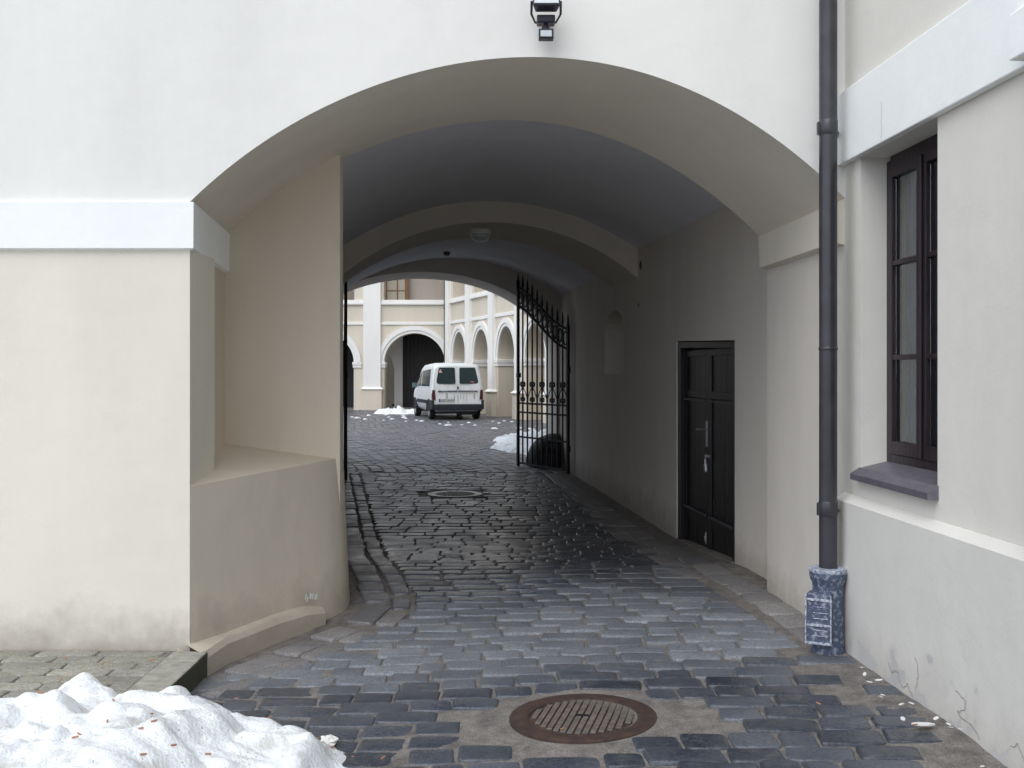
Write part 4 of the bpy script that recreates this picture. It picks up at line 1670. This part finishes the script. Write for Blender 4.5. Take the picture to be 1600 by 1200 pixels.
def arcade(root, bays, hw, spring, rise, ztop, depth, pil_w, upper=None, x_start=0, x_end=0, corner_left=False, shift=0.0):
    """root's local frame: x along the wall, y into the building; front plane y = 0"""
    s = MB()
    edges = [x_start] + [(bays[i] + bays[i + 1]) / 2 for i in range(len(bays) - 1)] + [x_end]
    for i, bx_ in enumerate(bays):
        outl = [(bx_ - hw, -0.3)] + arc_pts(bx_, hw, spring, rise, 24) + [(bx_ + hw, -0.3)]
        arch_panel(s, edges[i], edges[i + 1], -0.3, 4.42, outl, depth)
    s.build("arcade_wall", M_YARD, root, smooth=30)
    for i, bx_ in enumerate(bays):
        s = MB()
        r = MB()
        for (ra, rb_, yo) in ((0.005, 0.12, -0.05), (0.125, 0.30, -0.085)):
            ring_arch(r, bx_, hw + ra, hw + rb_, spring, yo, 0.0, lambda p_: p_, rise0=rise + ra, rise1=rise + rb_)
        r.build("archivolt", M_TRIM, root, smooth=30)
        for sg in (-1, 1):
            s = MB()
            x0_ = bx_ + sg * (hw - 0.05)
            x1_ = bx_ + sg * (hw + 0.34)
            xa, xb = min(x0_, x1_), max(x0_, x1_)
            s.box(xa, xb, -0.075, depth + 0.02, spring - 0.10, spring + 0.02)
            s.box(xa + 0.015, xb - 0.015, -0.05, depth + 0.01, spring - 0.22, spring - 0.101)
            s.build("impost", M_TRIM, root, bevel=0.01)
    for i, ex in enumerate(edges):
        if i == 0 and corner_left:
            continue
        ex = ex + shift
        s = MB()
        s.box(ex - pil_w / 2, ex + pil_w / 2, -0.16, -0.001, 0.98, 8.4)
        s.build("pilaster", M_TRIM, root, bevel=0.01)
        s = MB()
        s.box(ex - pil_w / 2 - 0.05, ex + pil_w / 2 + 0.05, -0.21, -0.0015, -0.3, 0.86)
        s.build("pilaster_base", M_YARD, root, bevel=0.01)
        s = MB()
        pw = pil_w / 2
        prof_ = [(0.09, 0.861), (0.10, 0.89), (0.05, 0.93), (0.0, 0.979)]
        secs_ = [[(ex - pw - o_, -0.002, z_), (ex - pw - o_, -0.16 - o_, z_), (ex + pw + o_, -0.16 - o_, z_), (ex + pw + o_, -0.002, z_)] for o_, z_ in prof_]
        s.loft(secs_, closed=True)
        s.add(secs_[0], [(0, 1, 2, 3)])
        s.add(secs_[-1], [(3, 2, 1, 0)])
        s.build("base_moulding", M_TRIM, root)
    for i in range(len(bays)):
        xa, xb = edges[i] + shift + pil_w / 2 + 0.002, edges[i + 1] + shift - pil_w / 2 - 0.002
        s = MB()
        s.box(xa, xb, -0.05, -0.002, 3.56, 3.68)
        s.build("string_course", M_TRIM, root, bevel=0.012)
        s = MB()
        s.box(xa, xb, -0.10, -0.002, 4.40, 4.50)
        s.box(xa + 0.01, xb - 0.01, -0.065, -0.002, 4.501, 4.60)
        s.build("sill_course", M_TRIM, root, bevel=0.012)
        # upper gallery opening
        s = MB()
        outl = [(bays[i] - hw * 1.02, 4.60)] + arc_pts(bays[i], hw * 1.02, 6.2, rise * 0.8, 20) + [(bays[i] + hw * 1.02, 4.60)]
        arch_panel(s, edges[i], edges[i + 1], 4.421, 8.4, outl, depth * 0.8)
        s.build("gallery_wall", M_YARD, root, smooth=30)


# back range, frontal
back = thing("arcade_building", "cream two storey arcaded range at the far end of the courtyard behind the van", "building", (-4.07, 43.3, 0), 0)
bb = [0.0, -3.80, -7.60, -11.40]
bays = sorted(bb)
arcade(back, bays, 1.26, 1.99, 1.22, 8.4, 0.65, 0.72, x_start=-13.9, x_end=1.72, shift=0.14)
s = MB()
s.box(-15, 3.0, 4.2, 4.4, -0.3, 8.4)
s.box(-15, 3.0, 0.66, 2.45, 4.25, 4.40)  # slabs stop short, an added light well that brightens the back wall
s.box(-15, 3.0, 0.53, 2.5, 8.41, 8.6)
s.box(-15.2, -15.0, 0, 4.4, -0.3, 8.4)
s.build("gallery_back_wall", M_YARD, back)
s = MB()
s.box(-15, 3.0, 0.02, 4.2, -0.2, 0.05)
s.build("gallery_floor", M_CONC, back)
# dark boards added as the deep shadow inside the arch behind the van
s = MB()
for k in range(12):
    s.box(-0.72 + k * 0.17, -0.72 + (k + 1) * 0.17 - 0.006, 2.2, 2.28, 0.055, 4.2)
s.box(-0.72, 1.35, 2.17, 2.199, 0.8, 0.95)
s.box(-0.72, 1.35, 2.17, 2.199, 2.4, 2.55)
s.build("arch_shadow_panel", M_WOOD, back)
s = MB()
s.box(1.36, 3.0, 2.2, 2.3, 0.055, 4.2)
s.build("recess_shadow_panel", M_WOOD, back)  # dark panel added as the shadow beside the boards
s = MB()
s.box(-14.0, -2.62, 2.2, 2.3, 0.055, 4.2)
s.build("gallery_shade_panel", M_ROOM, back)  # near-black panel added as the shade inside the left bays
# inner cross wall with a small arch, seen left of the dark boards
s = MB()
outl = [(-2.5, 0.06)] + arc_pts(-1.95, 0.86, 1.55, 1.15, 18, x_from=-0.6) + [(-1.09, 0.06)]
outl[0] = (outl[1][0], 0.06)
arch_panel(s, -2.6, -0.73, 0.052, 4.24, outl, 0.30, lambda p_: p_ + Vector((0, 2.15, 0)))
s.build("inner_arch_wall", M_TRIM, back, smooth=30)
s = MB()
s.box(-1.35, -0.95, 3.4, 3.5, 0.06, 0.14)
s.build("bench_board", M_WINWOOD, back)
# gallery window visible under the inner gate arch
for (xa, xb, ya) in ((-1.24, -0.28, 0.35), (-5.2, -4.3, 0.35)):
    s = MB()
    for x_ in (xa, lerp(xa, xb, 0.48), xb - 0.16):
        s.box(x_, x_ + (0.05 if x_ < xb - 0.2 else 0.16), ya, ya + 0.06, 4.61, 6.6)
    s.box(xa + 0.051, xb - 0.161, ya + 0.005, ya + 0.055, 5.0, 5.04)
    wn = s.build("gallery_window", M_ORANGE, back)
    s = MB()
    s.box(xa + 0.05, xb - 0.16, ya + 0.025, ya + 0.03, 4.61, 6.6)
    s.build("pane", simple("warm_window_glass", (0.36, 0.33, 0.27), 0.1), wn)
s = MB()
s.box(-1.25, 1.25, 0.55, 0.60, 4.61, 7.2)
s.build("gallery_shade_panel", plaster("gallery_shade_plaster", (0.36, 0.32, 0.28), 0.08), back)  # darker plaster panel, upper gallery shade put into its colour

# right wing, running from the far corner towards the gatehouse
wl = math.hypot(8.33, 23.0)
wa = math.atan2(-23.0, 8.33)
wing = thing("arcade_wing", "cream arcaded wing with tall narrow arches along the right side of the courtyard", "building", (-2.75, 43.3, 0), wa)
bays = [1.95 + 2.80 * k for k in range(8)]
arcade(wing, bays, 0.90, 2.02, 1.17, 8.4, 1.15, 0.50, x_start=0.55, x_end=wl - 0.3)
s = MB()
s.box(0, 0.54, -0.02, 1.15, -0.3, 8.4)
s.build("corner_pier", M_TRIM, wing, bevel=0.01)
s = MB()
s.box(-0.2, wl - 0.5, 4.4, 4.6, -0.3, 8.4)
s.box(-0.2, wl - 0.5, 1.16, 4.4, 4.25, 4.40)
s.box(-0.2, wl - 0.5, 0.93, 4.6, 8.41, 8.6)
s.build("gallery_back_wall", M_YARD, wing)

# courtyard rain pipe in the corner
s = thing("downpipe", "thin black rain downpipe in the far corner of the courtyard behind the van", "downpipe", (-2.755, 42.98, 0.0))
q_ = MB()
q_.tube([(0, 0, 0.05), (0, 0, 8.3)], 0.07, 12)
q_.build("pipe", M_IRON, s, smooth=40)
for z_ in (1.6, 4.2, 6.8):
    q_ = MB()
    q_.lathe([(0.072, z_), (0.085, z_ + 0.01), (0.085, z_ + 0.06), (0.072, z_ + 0.07)], n=12)
    q_.build("pipe_clamp", M_IRON, s, smooth=40)

# ------------------------------------------------------------------ VAN
van = thing("delivery_van", "small white panel van parked in the courtyard, seen from behind with dirty rear doors", "van", (-1.80, 34.35, 0.012), R(15))
M_VAN = two_tone("dirty_white_van_paint", (0.74, 0.76, 0.77), (0.52, 0.50, 0.46), 3.0, 0.48, 0.8, 0.3, bump=0.02)
M_BUMP = simple("dark_plastic_bumper", (0.014, 0.017, 0.024), 0.6)
M_TYRE = simple("tyre_rubber", (0.015, 0.015, 0.016), 0.85)
M_RIM = simple("steel_rim", (0.35, 0.36, 0.38), 0.4, 0.6)
M_RED = simple("red_tail_lamp", (0.07, 0.012, 0.018), 0.25)
FR = [(0.0, 0.0), (0.80, 0.0), (0.93, 0.07), (0.985, 0.20), (1.0, 0.42), (0.985, 0.50), (0.955, 0.66), (0.90, 0.88), (0.865, 0.94), (0.80, 0.975), (0.62, 0.995), (0.0, 1.0)]
ST = [(0.0, 1.78, 0.84, 0.30), (0.05, 1.86, 0.86, 0.28), (0.3, 1.885, 0.86, 0.27), (1.2, 1.895, 0.86, 0.27), (2.2, 1.86, 0.86, 0.27), (2.55, 1.77, 0.86, 0.27),
      (2.9, 1.50, 0.86, 0.27), (3.2, 1.22, 0.86, 0.27), (3.32, 1.13, 0.86, 0.27), (3.7, 1.03, 0.84, 0.27), (3.95, 0.90, 0.80, 0.28), (4.08, 0.66, 0.74, 0.30)]
secs = []
for (yy, h, wd, zb_) in ST:
    low = max(0.0, min(1.0, (1.5 - h) / 0.4))
    ring = []
    half = []
    for fx, fz in FR:
        fx2 = lerp(fx, min(1.0, fx + (0.07 if fz > 0.6 and fx > 0.1 else 0)), low)
        z_ = zb_ + (h - zb_) * fz
        lean = 0.13 * max(0, (z_ - 0.95) / 0.9) if yy < 0.2 else 0
        half.append((wd * fx2, yy + lean, z_))
    ring = half + [(-x, y_, z_) for x, y_, z_ in half[-2:0:-1]]
    secs.append(ring)
s = MB()
s.loft(secs, closed=True)
n_ = len(secs[0])
s.add(secs[0], [tuple(range(n_))[::-1]])
s.add(secs[-1], [tuple(range(n_))])
s.build("body", M_VAN, van, smooth=38)


def rear_y(z_):
    return 0.13 * max(0, (z_ - 0.95) / 0.9)


def rear_plate(name, poly, mat, parent, d0=0.010, d1=0.02, **kw):
    m_ = MB()
    m_.prism(poly, lambda p_: (p_[0], rear_y(p_[1]) + 0.01, p_[1]), lambda p_: (p_[0], rear_y(p_[1]) - d0, p_[1]))
    return m_.build(name, mat, parent, **kw)


for sg in (-1, 1):
    f = lambda x: x * sg
    dpoly = [(f(0.012), 0.53), (f(0.70), 0.53), (f(0.735), 0.66), (f(0.765), 0.98), (f(0.755), 1.15), (f(0.69), 1.70), (f(0.64), 1.755), (f(0.012), 1.77)]
    if sg < 0:
        dpoly = dpoly[::-1]
    dr_ = rear_plate("rear_door", dpoly, M_VAN, van, d0=0.008)
    gp = [(f(0.07), 1.225), (f(0.10), 1.195), (f(0.65), 1.195), (f(0.705), 1.235), (f(0.70), 1.32), (f(0.625), 1.68), (f(0.59), 1.73), (f(0.11), 1.73), (f(0.075), 1.70)]
    if sg < 0:
        gp = gp[::-1]
    rear_plate("rear_window", gp, M_DARKGLASS, dr_, d0=0.014)
    tl = [(f(0.745), 0.665), (f(0.855), 0.665), (f(0.862), 0.80), (f(0.85), 0.99), (f(0.775), 0.99)]
    if sg < 0:
        tl = tl[::-1]
    m_ = MB()
    m_.prism(tl, lambda p_: (p_[0], 0.10, p_[1]), lambda p_: (p_[0], -0.015, p_[1]))
    m_.build("tail_light", M_RED, van, bevel=0.004)
    # corner of the bumper
    m_ = MB()
    m_.box(min(f(0.80), f(0.885)), max(f(0.80), f(0.885)), -0.07, 0.30, 0.34, 0.66)
    m_.build("bumper_corner", M_BUMP, van, bevel=0.03)
m_ = MB()
m_.box(-0.80, 0.80, -0.10, 0.05, 0.31, 0.515)
m_.build("bumper", M_BUMP, van, bevel=0.03)
m_ = MB()
m_.box(-0.66, 0.66, 0.05, 3.9, 0.2, 0.29)
m_.box(0.1, 0.6, 0.1, 0.6, 0.16, 0.2)
m_.build("underbody", M_BUMP, van)
m_ = MB()
m_.box(-0.66, -0.02, -0.022, -0.0085, 0.925, 0.965)
m_.box(0.02, 0.67, -0.022, -0.0085, 0.925, 0.965)
m_.build("door_strip", simple("navy_rubber_strip", (0.02, 0.03, 0.06), 0.5), van)
m_ = MB()
m_.box(-0.025, 0.035, -0.035, -0.0085, 1.02, 1.10)
m_.build("rear_handle", M_BUMP, van, bevel=0.006)
m_ = MB()
m_.box(-0.045, 0.0, -0.038, -0.0085, 0.975, 1.018)
m_.build("door_catch", M_METAL, van, bevel=0.006)
m_ = MB()
m_.box(-0.64, -0.12, -0.018, -0.0085, 0.585, 0.70)
plate = m_.build("number_plate", simple("white_plate", (0.5, 0.52, 0.52), 0.4), van, bevel=0.003)
m_ = MB()
m_.box(-0.638, -0.595, -0.0195, -0.0182, 0.59, 0.695)
m_.build("plate_blue_strip", simple("blue_strip", (0.03, 0.06, 0.3), 0.4), plate)
M_INK = simple("plate_lettering", (0.02, 0.02, 0.03), 0.5)


def text_mesh(name, txt, size, mat, parent, loc, rot=(R(90), 0, 0)):
    cu = bpy.data.curves.new(name, 'FONT')
    cu.body = txt
    cu.size = size
    cu.extrude = 0.001
    cu.align_x = 'CENTER'
    to = bpy.data.objects.new(name, cu)
    C.objects.link(to)
    dg = bpy.context.evaluated_depsgraph_get()
    me_ = bpy.data.meshes.new_from_object(to.evaluated_get(dg))
    bpy.data.objects.remove(to)
    me_.materials.clear()
    me_.materials.append(mat)
    o_ = bpy.data.objects.new(name, me_)
    C.objects.link(o_)
    o_.parent = parent
    o_.location = loc
    o_.rotation_euler = rot
    return o_


text_mesh("lettering", "LKZ 16-41", 0.105, M_INK, plate, (-0.36, -0.0200, 0.605))
# faded lettering on the strip
text_mesh("strip_lettering", "PEUGEOT", 0.05, simple("grey_lettering", (0.45, 0.47, 0.6), 0.4), van, (-0.44, -0.0235, 0.928))
text_mesh("strip_lettering", "Partner", 0.06, simple("red_grey_lettering", (0.42, 0.22, 0.28), 0.4), van, (0.50, -0.0235, 0.930))
m_ = MB()
m_.add([(-0.635, rear_y(1.55) - 0.016, 1.56), (-0.50, rear_y(1.55) - 0.016, 1.56), (-0.565, rear_y(1.67) - 0.016, 1.68)], [(0, 1, 2)])
m_.build("window_sticker", simple("pink_sticker", (0.65, 0.38, 0.36), 0.6), van)
m_ = MB()
m_.box(0.44, 0.56, rear_y(1.25) - 0.018, rear_y(1.25) - 0.0165, 1.235, 1.275)
m_.build("window_sticker", simple("red_sticker", (0.45, 0.15, 0.18), 0.6), van)
m_ = MB()
for k in range(9):                                                 # dirty water runs on the doors
    x_ = random.uniform(-0.65, 0.68)
    z_ = random.uniform(0.80, 0.91)
    m_.box(x_, x_ + random.uniform(0.008, 0.02), -0.0098, -0.0086, z_ - random.uniform(0.12, 0.28), z_)
m_.build("dirt_run", simple("dirt_runs", (0.30, 0.27, 0.25), 0.9), van)


def side_x(z_, h=1.89):
    fz = (z_ - 0.27) / (h - 0.27)
    for (xa, za), (xb, zb_) in zip(FR[:-1], FR[1:]):
        if za <= fz <= zb_ and zb_ > za:
            return 0.86 * lerp(xa, xb, (fz - za) / (zb_ - za))
    return 0.86


for sg in (-1, 1):
    for nm, poly in (("side_window", [(0.55, 1.10), (2.10, 1.10), (2.10, 1.62), (0.62, 1.68)]), ("quarter_window", [(2.22, 1.10), (3.02, 1.10), (2.92, 1.20), (2.26, 1.61)])):
        m_ = MB()
        if sg > 0:
            poly = poly[::-1]
        m_.prism(poly, lambda p_: (sg * (side_x(p_[1]) - 0.03), p_[0], p_[1]), lambda p_: (sg * (side_x(p_[1]) + 0.006), p_[0], p_[1]))
        m_.build(nm, M_DARKGLASS, van)
    m_ = MB()
    m_.box(min(sg * 0.85, sg * 0.875), max(sg * 0.85, sg * 0.875), 1.02, 2.9, 0.52, 0.64)
    m_.build("rub_strip", M_BUMP, van, bevel=0.005)
    m_ = MB()
    m_.tube([(sg * 0.82, 2.72, 1.12), (sg * 0.92, 2.70, 1.10)], 0.02, 6)
    m_.box(min(sg * 0.90, sg * 1.06), max(sg * 0.90, sg * 1.06), 2.66, 2.76, 1.03, 1.20)
    m_.build("wing_mirror", simple("mirror_green_grey", (0.10, 0.16, 0.16), 0.3), van, bevel=0.02)
    for yw in (0.62, 3.32):
        m_ = MB()
        Mw = Matrix.Translation((sg * 0.765, yw, 0.30)) @ Matrix.Rotation(R(90), 4, 'Y')
        m_.lathe([(0.19, -0.09), (0.285, -0.09), (0.302, -0.07), (0.302, 0.07), (0.285, 0.09), (0.19, 0.09)], n=28, M=Mw)
        wh = m_.build("wheel", M_TYRE, van, smooth=35)
        m_ = MB()
        m_.lathe([(0.188, -0.096), (0.15, -0.075), (0.0, -0.08), (0.0, 0.08), (0.15, 0.075), (0.188, 0.096)], n=20, M=Mw)
        m_.build("rim", M_RIM, wh, smooth=35)
        m_ = MB()
        pts = [(sg * 0.862, yw + 0.35 * math.cos(a_), 0.30 + 0.36 * math.sin(a_)) for a_ in np.linspace(-0.1, math.pi + 0.1, 15)]
        m_.tube(pts, 0.028, 6)
        m_.build("wheel_arch", M_BUMP, van, smooth=50)
        m_ = MB()
        m_.prism([(yw + 0.34 * math.cos(a_), 0.30 + 0.35 * math.sin(a_)) for a_ in np.linspace(-0.1, math.pi + 0.1, 15)],
                 lambda p_: (sg * 0.80, p_[0], p_[1]), lambda p_: (sg * 0.8635, p_[0], p_[1]))
        m_.build("wheel_well", M_TYRE, van)


# ------------------------------------------------------------------ SNOW
def snow_heap(name, x0, x1, y0, y1, step, hfun, label, base=None):
    xs_ = np.arange(x0, x1, step)
    ys_ = np.arange(y0, y1, step)
    X_, Y_ = np.meshgrid(xs_, ys_)
    H = hfun(X_, Y_)
    gr = (base(X_, Y_) if base is not None else zg(X_, Y_) + 0.012)
    Z_ = gr + H
    keep = (H[:-1, :-1] > -0.02) | (H[1:, 1:] > -0.02) | (H[1:, :-1] > -0.02) | (H[:-1, 1:] > -0.02)
    o_ = grid_mesh(name, xs_, ys_, Z_, M_SNOW, mask=keep)
    tag(o_, label, "snow")
    return o_


def edge_d(X_, Y_):
    """signed inside distance of the foreground heap's outline"""
    poly = np.array([(-3.9, 4.86), (-2.45, 4.90), (-2.20, 4.98), (-1.98, 5.06), (-1.86, 4.92), (-1.62, 5.00), (-1.45, 4.97), (-1.33, 4.86), (-1.18, 4.87), (-1.0, 4.82), (-0.85, 4.72), (-0.73, 4.52), (-0.70, 4.2), (-0.78, 3.8), (-0.9, 3.3), (-1.2, 2.6), (-3.9, 2.2)])
    px, py = X_.ravel(), Y_.ravel()
    dmin = np.full(px.shape, 1e9)
    ins = np.zeros(px.shape, bool)
    n_ = len(poly)
    for i in range(n_):
        ax, ay = poly[i]
        bx_, by_ = poly[(i + 1) % n_]
        t = np.clip(((px - ax) * (bx_ - ax) + (py - ay) * (by_ - ay)) / ((bx_ - ax) ** 2 + (by_ - ay) ** 2), 0, 1)
        dmin = np.minimum(dmin, np.hypot(px - ax - t * (bx_ - ax), py - ay - t * (by_ - ay)))
        cr = ((ay > py) != (by_ > py)) & (px < (bx_ - ax) * (py - ay) / (by_ - ay + 1e-12) + ax)
        ins ^= cr
    return np.where(ins, dmin, -dmin).reshape(X_.shape)


def h_front(X_, Y_):
    d_ = edge_d(X_, Y_) + 0.10 * fbm(X_ * 4, Y_ * 4, 4)
    prof_ = 0.085 * sstep(-0.02, 0.16, d_) + 0.10 * sstep(0.1, 0.8, d_)
    lump = 0.15 * np.abs(fbm(X_ * 3.7 + 3, Y_ * 3.7, 3)) * 2 + 0.05 * fbm(X_ * 9, Y_ * 9, 4)
    ridge = 0.06 * np.exp(-((X_ + 1.96) / 0.12) ** 2 - ((Y_ - 4.95) / 0.14) ** 2)
    k = sstep(0.0, 0.2, d_)
    fill = 0.13 * sstep(-1.82, -1.74, X_) * (1 - sstep(-1.6, -0.95, X_)) * sstep(0.0, 0.14, d_)
    return np.where(d_ > -0.03, prof_ + lump * k + ridge + fill, -0.06)


def base_front(X_, Y_):
    pav = 1 - sstep(-1.84, -1.72, X_)
    return lerp(zg(X_, Y_) + 0.005, np.full_like(X_, 0.0), pav)


snow_heap("snow_pile", -3.7, -0.6, 2.1, 5.5, 0.018, h_front, "big lumpy heap of dirty snow in the foreground corner, littered with butts", base_front)


def blob(cx, cy, rx, ry, h, rot=0, k=1.0):
    def f_(X_, Y_):
        ca, sa = math.cos(rot), math.sin(rot)
        dx, dy = X_ - cx, Y_ - cy
        uu_, vv_ = (dx * ca + dy * sa) / rx, (-dx * sa + dy * ca) / ry
        r_ = np.sqrt(uu_ ** 2 + vv_ ** 2) + 0.7 * fbm(X_ * 1.6 * k, Y_ * 1.6 * k, 4)
        return np.where(r_ < 1.06, h * np.sqrt(np.clip(1.0 - r_, 0, 1)) + 0.9 * h * fbm(X_ * 4 * k, Y_ * 4 * k, 4) * np.clip(1.06 - r_, 0, 1) * 3, -0.06) + np.where(r_ < 1.06, -0.01, 0)
    return f_


snow_heap("snow_pile", -2.6, 3.6, 19.6, 28.5, 0.06, blob(0.85, 23.0, 1.15, 3.0, 0.30, R(10)), "low white snow heap spilling out beside the iron gate in the courtyard")
snow_heap("snow_pile", -7.4, -2.6, 36.5, 42.0, 0.06, blob(-4.35, 39.4, 0.95, 0.6, 0.22, 0), "thin ridge of snow lying left of the white van")


def lump_mesh(r, seed):
    rnd_ = random.Random(seed)
    m_ = MB()
    n1, n2 = 6, 9
    for i in range(n1 + 1):
        th = math.pi / 2 * i / n1
        for k in range(n2):
            a_ = 2 * math.pi * k / n2
            q = r * (0.75 + 0.5 * rnd_.random())
            m_.v.append((q * math.cos(th) * math.cos(a_), q * math.cos(th) * math.sin(a_), q * 0.65 * math.sin(th) - 0.01))
    for i in range(n1):
        for k in range(n2):
            m_.f.append((i * n2 + k, i * n2 + (k + 1) % n2, (i + 1) * n2 + (k + 1) % n2, (i + 1) * n2 + k))
    return m_


srcs = []
for q in range(4):
    o = lump_mesh(0.10, q).build("snow_clump", M_SNOW, smooth=60)
    srcs.append(o)
spots = [(-4.9, 34.6), (-5.6, 36.3), (-5.3, 35.5), (-5.9, 33.6), (-4.3, 36.2), (-4.0, 34.6), (-3.6, 35.2), (-4.2, 33.9), (-3.1, 33.8), (-3.4, 33.2), (-2.9, 33.3),
         (-2.2, 31.7), (-1.9, 31.0), (-1.5, 31.2), (-1.1, 31.1), (-1.35, 32.4), (-0.6, 33.2), (-0.25, 33.4), (0.0, 32.9), (-0.4, 32.1), (-6.3, 35.2), (-6.5, 31.6), (-0.5, 29.4), (0.2, 29.6), (0.5, 29.2),
         (-4.6, 38.0), (-5.2, 37.6), (-3.9, 37.4), (-2.0, 32.6), (-3.75, 36.0)]
for i, (px, py) in enumerate(spots):
    o = srcs[i % 4] if i < 4 else srcs[i % 4].copy()
    if i >= 4:
        C.objects.link(o)
    o.location = (px, py, float(zg(px, py)) + 0.012)
    sc_ = random.uniform(0.4, 0.95)
    o.scale = (sc_ * 1.3, sc_, sc_ * 0.8)
    o.rotation_euler = (0, 0, random.uniform(0, 6))
    if px < -3.0:
        tag(o, "small white snow clump on the courtyard paving left of the white van", "snow clump", "snow clumps left of the van")
    elif px < -1.0:
        tag(o, "small white snow clump on the courtyard paving just behind the van's rear bumper", "snow clump", "snow clumps behind the van")
    else:
        tag(o, "small white snow clump on the courtyard paving right of the van, below the arcade wing", "snow clump", "snow clumps right of the van")

# ------------------------------------------------------------------ LITTER
M_BUTT = simple("orange_cigarette_filter", (0.42, 0.20, 0.11), 0.8)
M_PAPER = simple("white_paper", (0.75, 0.75, 0.72), 0.8, bump=0.5, bscale=30)


dgr = bpy.context.evaluated_depsgraph_get()
heap = bpy.data.objects["snow_pile"]


def heap_z(px, py):
    X_, Y_ = np.array([[px]]), np.array([[py]])
    h = float(h_front(X_, Y_)[0, 0])
    if h > 0:
        return float(base_front(X_, Y_)[0, 0]) + h, True
    return (0.012 if (px < -1.74 and py < 5.95) else float(zg(px, py)) + 0.03 * float(mud(np.array(px), np.array(py))) + 0.018), False


s = MB()
s.tube([(-0.016, 0, 0), (0.012, 0, 0.001)], 0.0042, 8)
butt0 = s.build("cigarette_butt", M_BUTT, smooth=50)
pts_on = [(-2.28, 4.42), (-2.20, 4.30), (-1.98, 4.35), (-1.92, 4.10), (-1.66, 3.98), (-2.05, 3.95), (-1.62, 4.15), (-1.75, 4.55), (-1.44, 4.02), (-1.30, 3.98), (-1.40, 4.05), (-1.62, 3.85),
          (-2.1, 4.6), (-1.5, 4.3), (-1.2, 4.1), (-1.9, 3.85), (-2.35, 4.1), (-1.36, 3.82)]
pts_off = [(-2.22, 5.62), (-2.72, 5.45), (-2.48, 5.75), (-2.32, 5.33), (-1.98, 5.7), (-1.28, 4.86), (-1.18, 5.05), (-0.98, 4.75), (-0.95, 4.77), (-0.86, 4.55), (-0.84, 4.58),
           (-0.80, 4.62), (-0.70, 4.52), (-0.55, 4.42), (-0.78, 4.5), (-1.42, 5.35), (-1.5, 5.1), (0.23, 4.72), (1.45, 4.9), (1.75, 4.5)]
first = True
for i, (px, py) in enumerate(pts_on + pts_off):
    z_, on = heap_z(px, py)
    o = butt0 if first else butt0.copy()
    if not first:
        C.objects.link(o)
    first = False
    o.location = (px, py, z_ + 0.004)
    o.rotation_euler = (0, random.uniform(-0.3, 0.3), random.uniform(0, 6.28))
    o.scale = (0.85, 0.85, 0.85)
    if on:
        tag(o, "orange cigarette butt lying on the dirty foreground snow heap", "cigarette butt", "butts on the snow heap")
    elif px < -1.75:
        tag(o, "orange cigarette butt lying on the raised brick pavement", "cigarette butt", "butts on the pavement")
    else:
        tag(o, "orange cigarette butt lying on the cobbled road before the arch", "cigarette butt", "butts on the cobbles")

s = lump_mesh(0.045, 21)
o = s.build("crumpled_paper", M_PAPER)
o.location = (-0.83, 4.68, float(zg(-0.83, 4.68)) + 0.03)
tag(o, "crumpled white paper lying beside the tip of the snow heap", "paper")

# fallen plaster by the right wall
s = MB()
poly = [(-0.06, -0.03), (0.02, -0.045), (0.075, -0.02), (0.06, 0.03), (-0.01, 0.05), (-0.07, 0.02)]
s.prism(poly, lambda p_: (p_[0], p_[1], 0), lambda p_: (p_[0], p_[1], 0.012))
flake0 = s.build("plaster_flake", simple("fallen_white_plaster", (0.78, 0.78, 0.78), 0.9, bump=0.5, bscale=40), bevel=0.002)
for i in range(16):
    if i == 0:
        o = flake0
        px, py, sc_ = 1.80, 4.54, 0.75
        lab, grp = "largest white plaster flake lying by the base of the right wall", None
    else:
        o = flake0.copy()
        C.objects.link(o)
        t = random.random()
        py = lerp(5.45, 3.9, t)
        px = 2.267 - 0.0568 * py - 0.09 - abs(random.gauss(0, 0.11))
        sc_ = random.uniform(0.08, 0.32)
        lab, grp = "small white plaster chip fallen at the foot of the right wall", "plaster chips by the right wall"
    o.location = (px, py, float(zg(px, py)) + 0.028 + 0.02 * random.random() * (i > 0))
    o.rotation_euler = (random.uniform(-0.2, 0.2), random.uniform(-0.2, 0.2), random.uniform(0, 6.28) if i else 0.3)
    o.scale = (sc_, sc_ * random.uniform(0.6, 1), sc_)
    tag(o, lab, "plaster", grp)
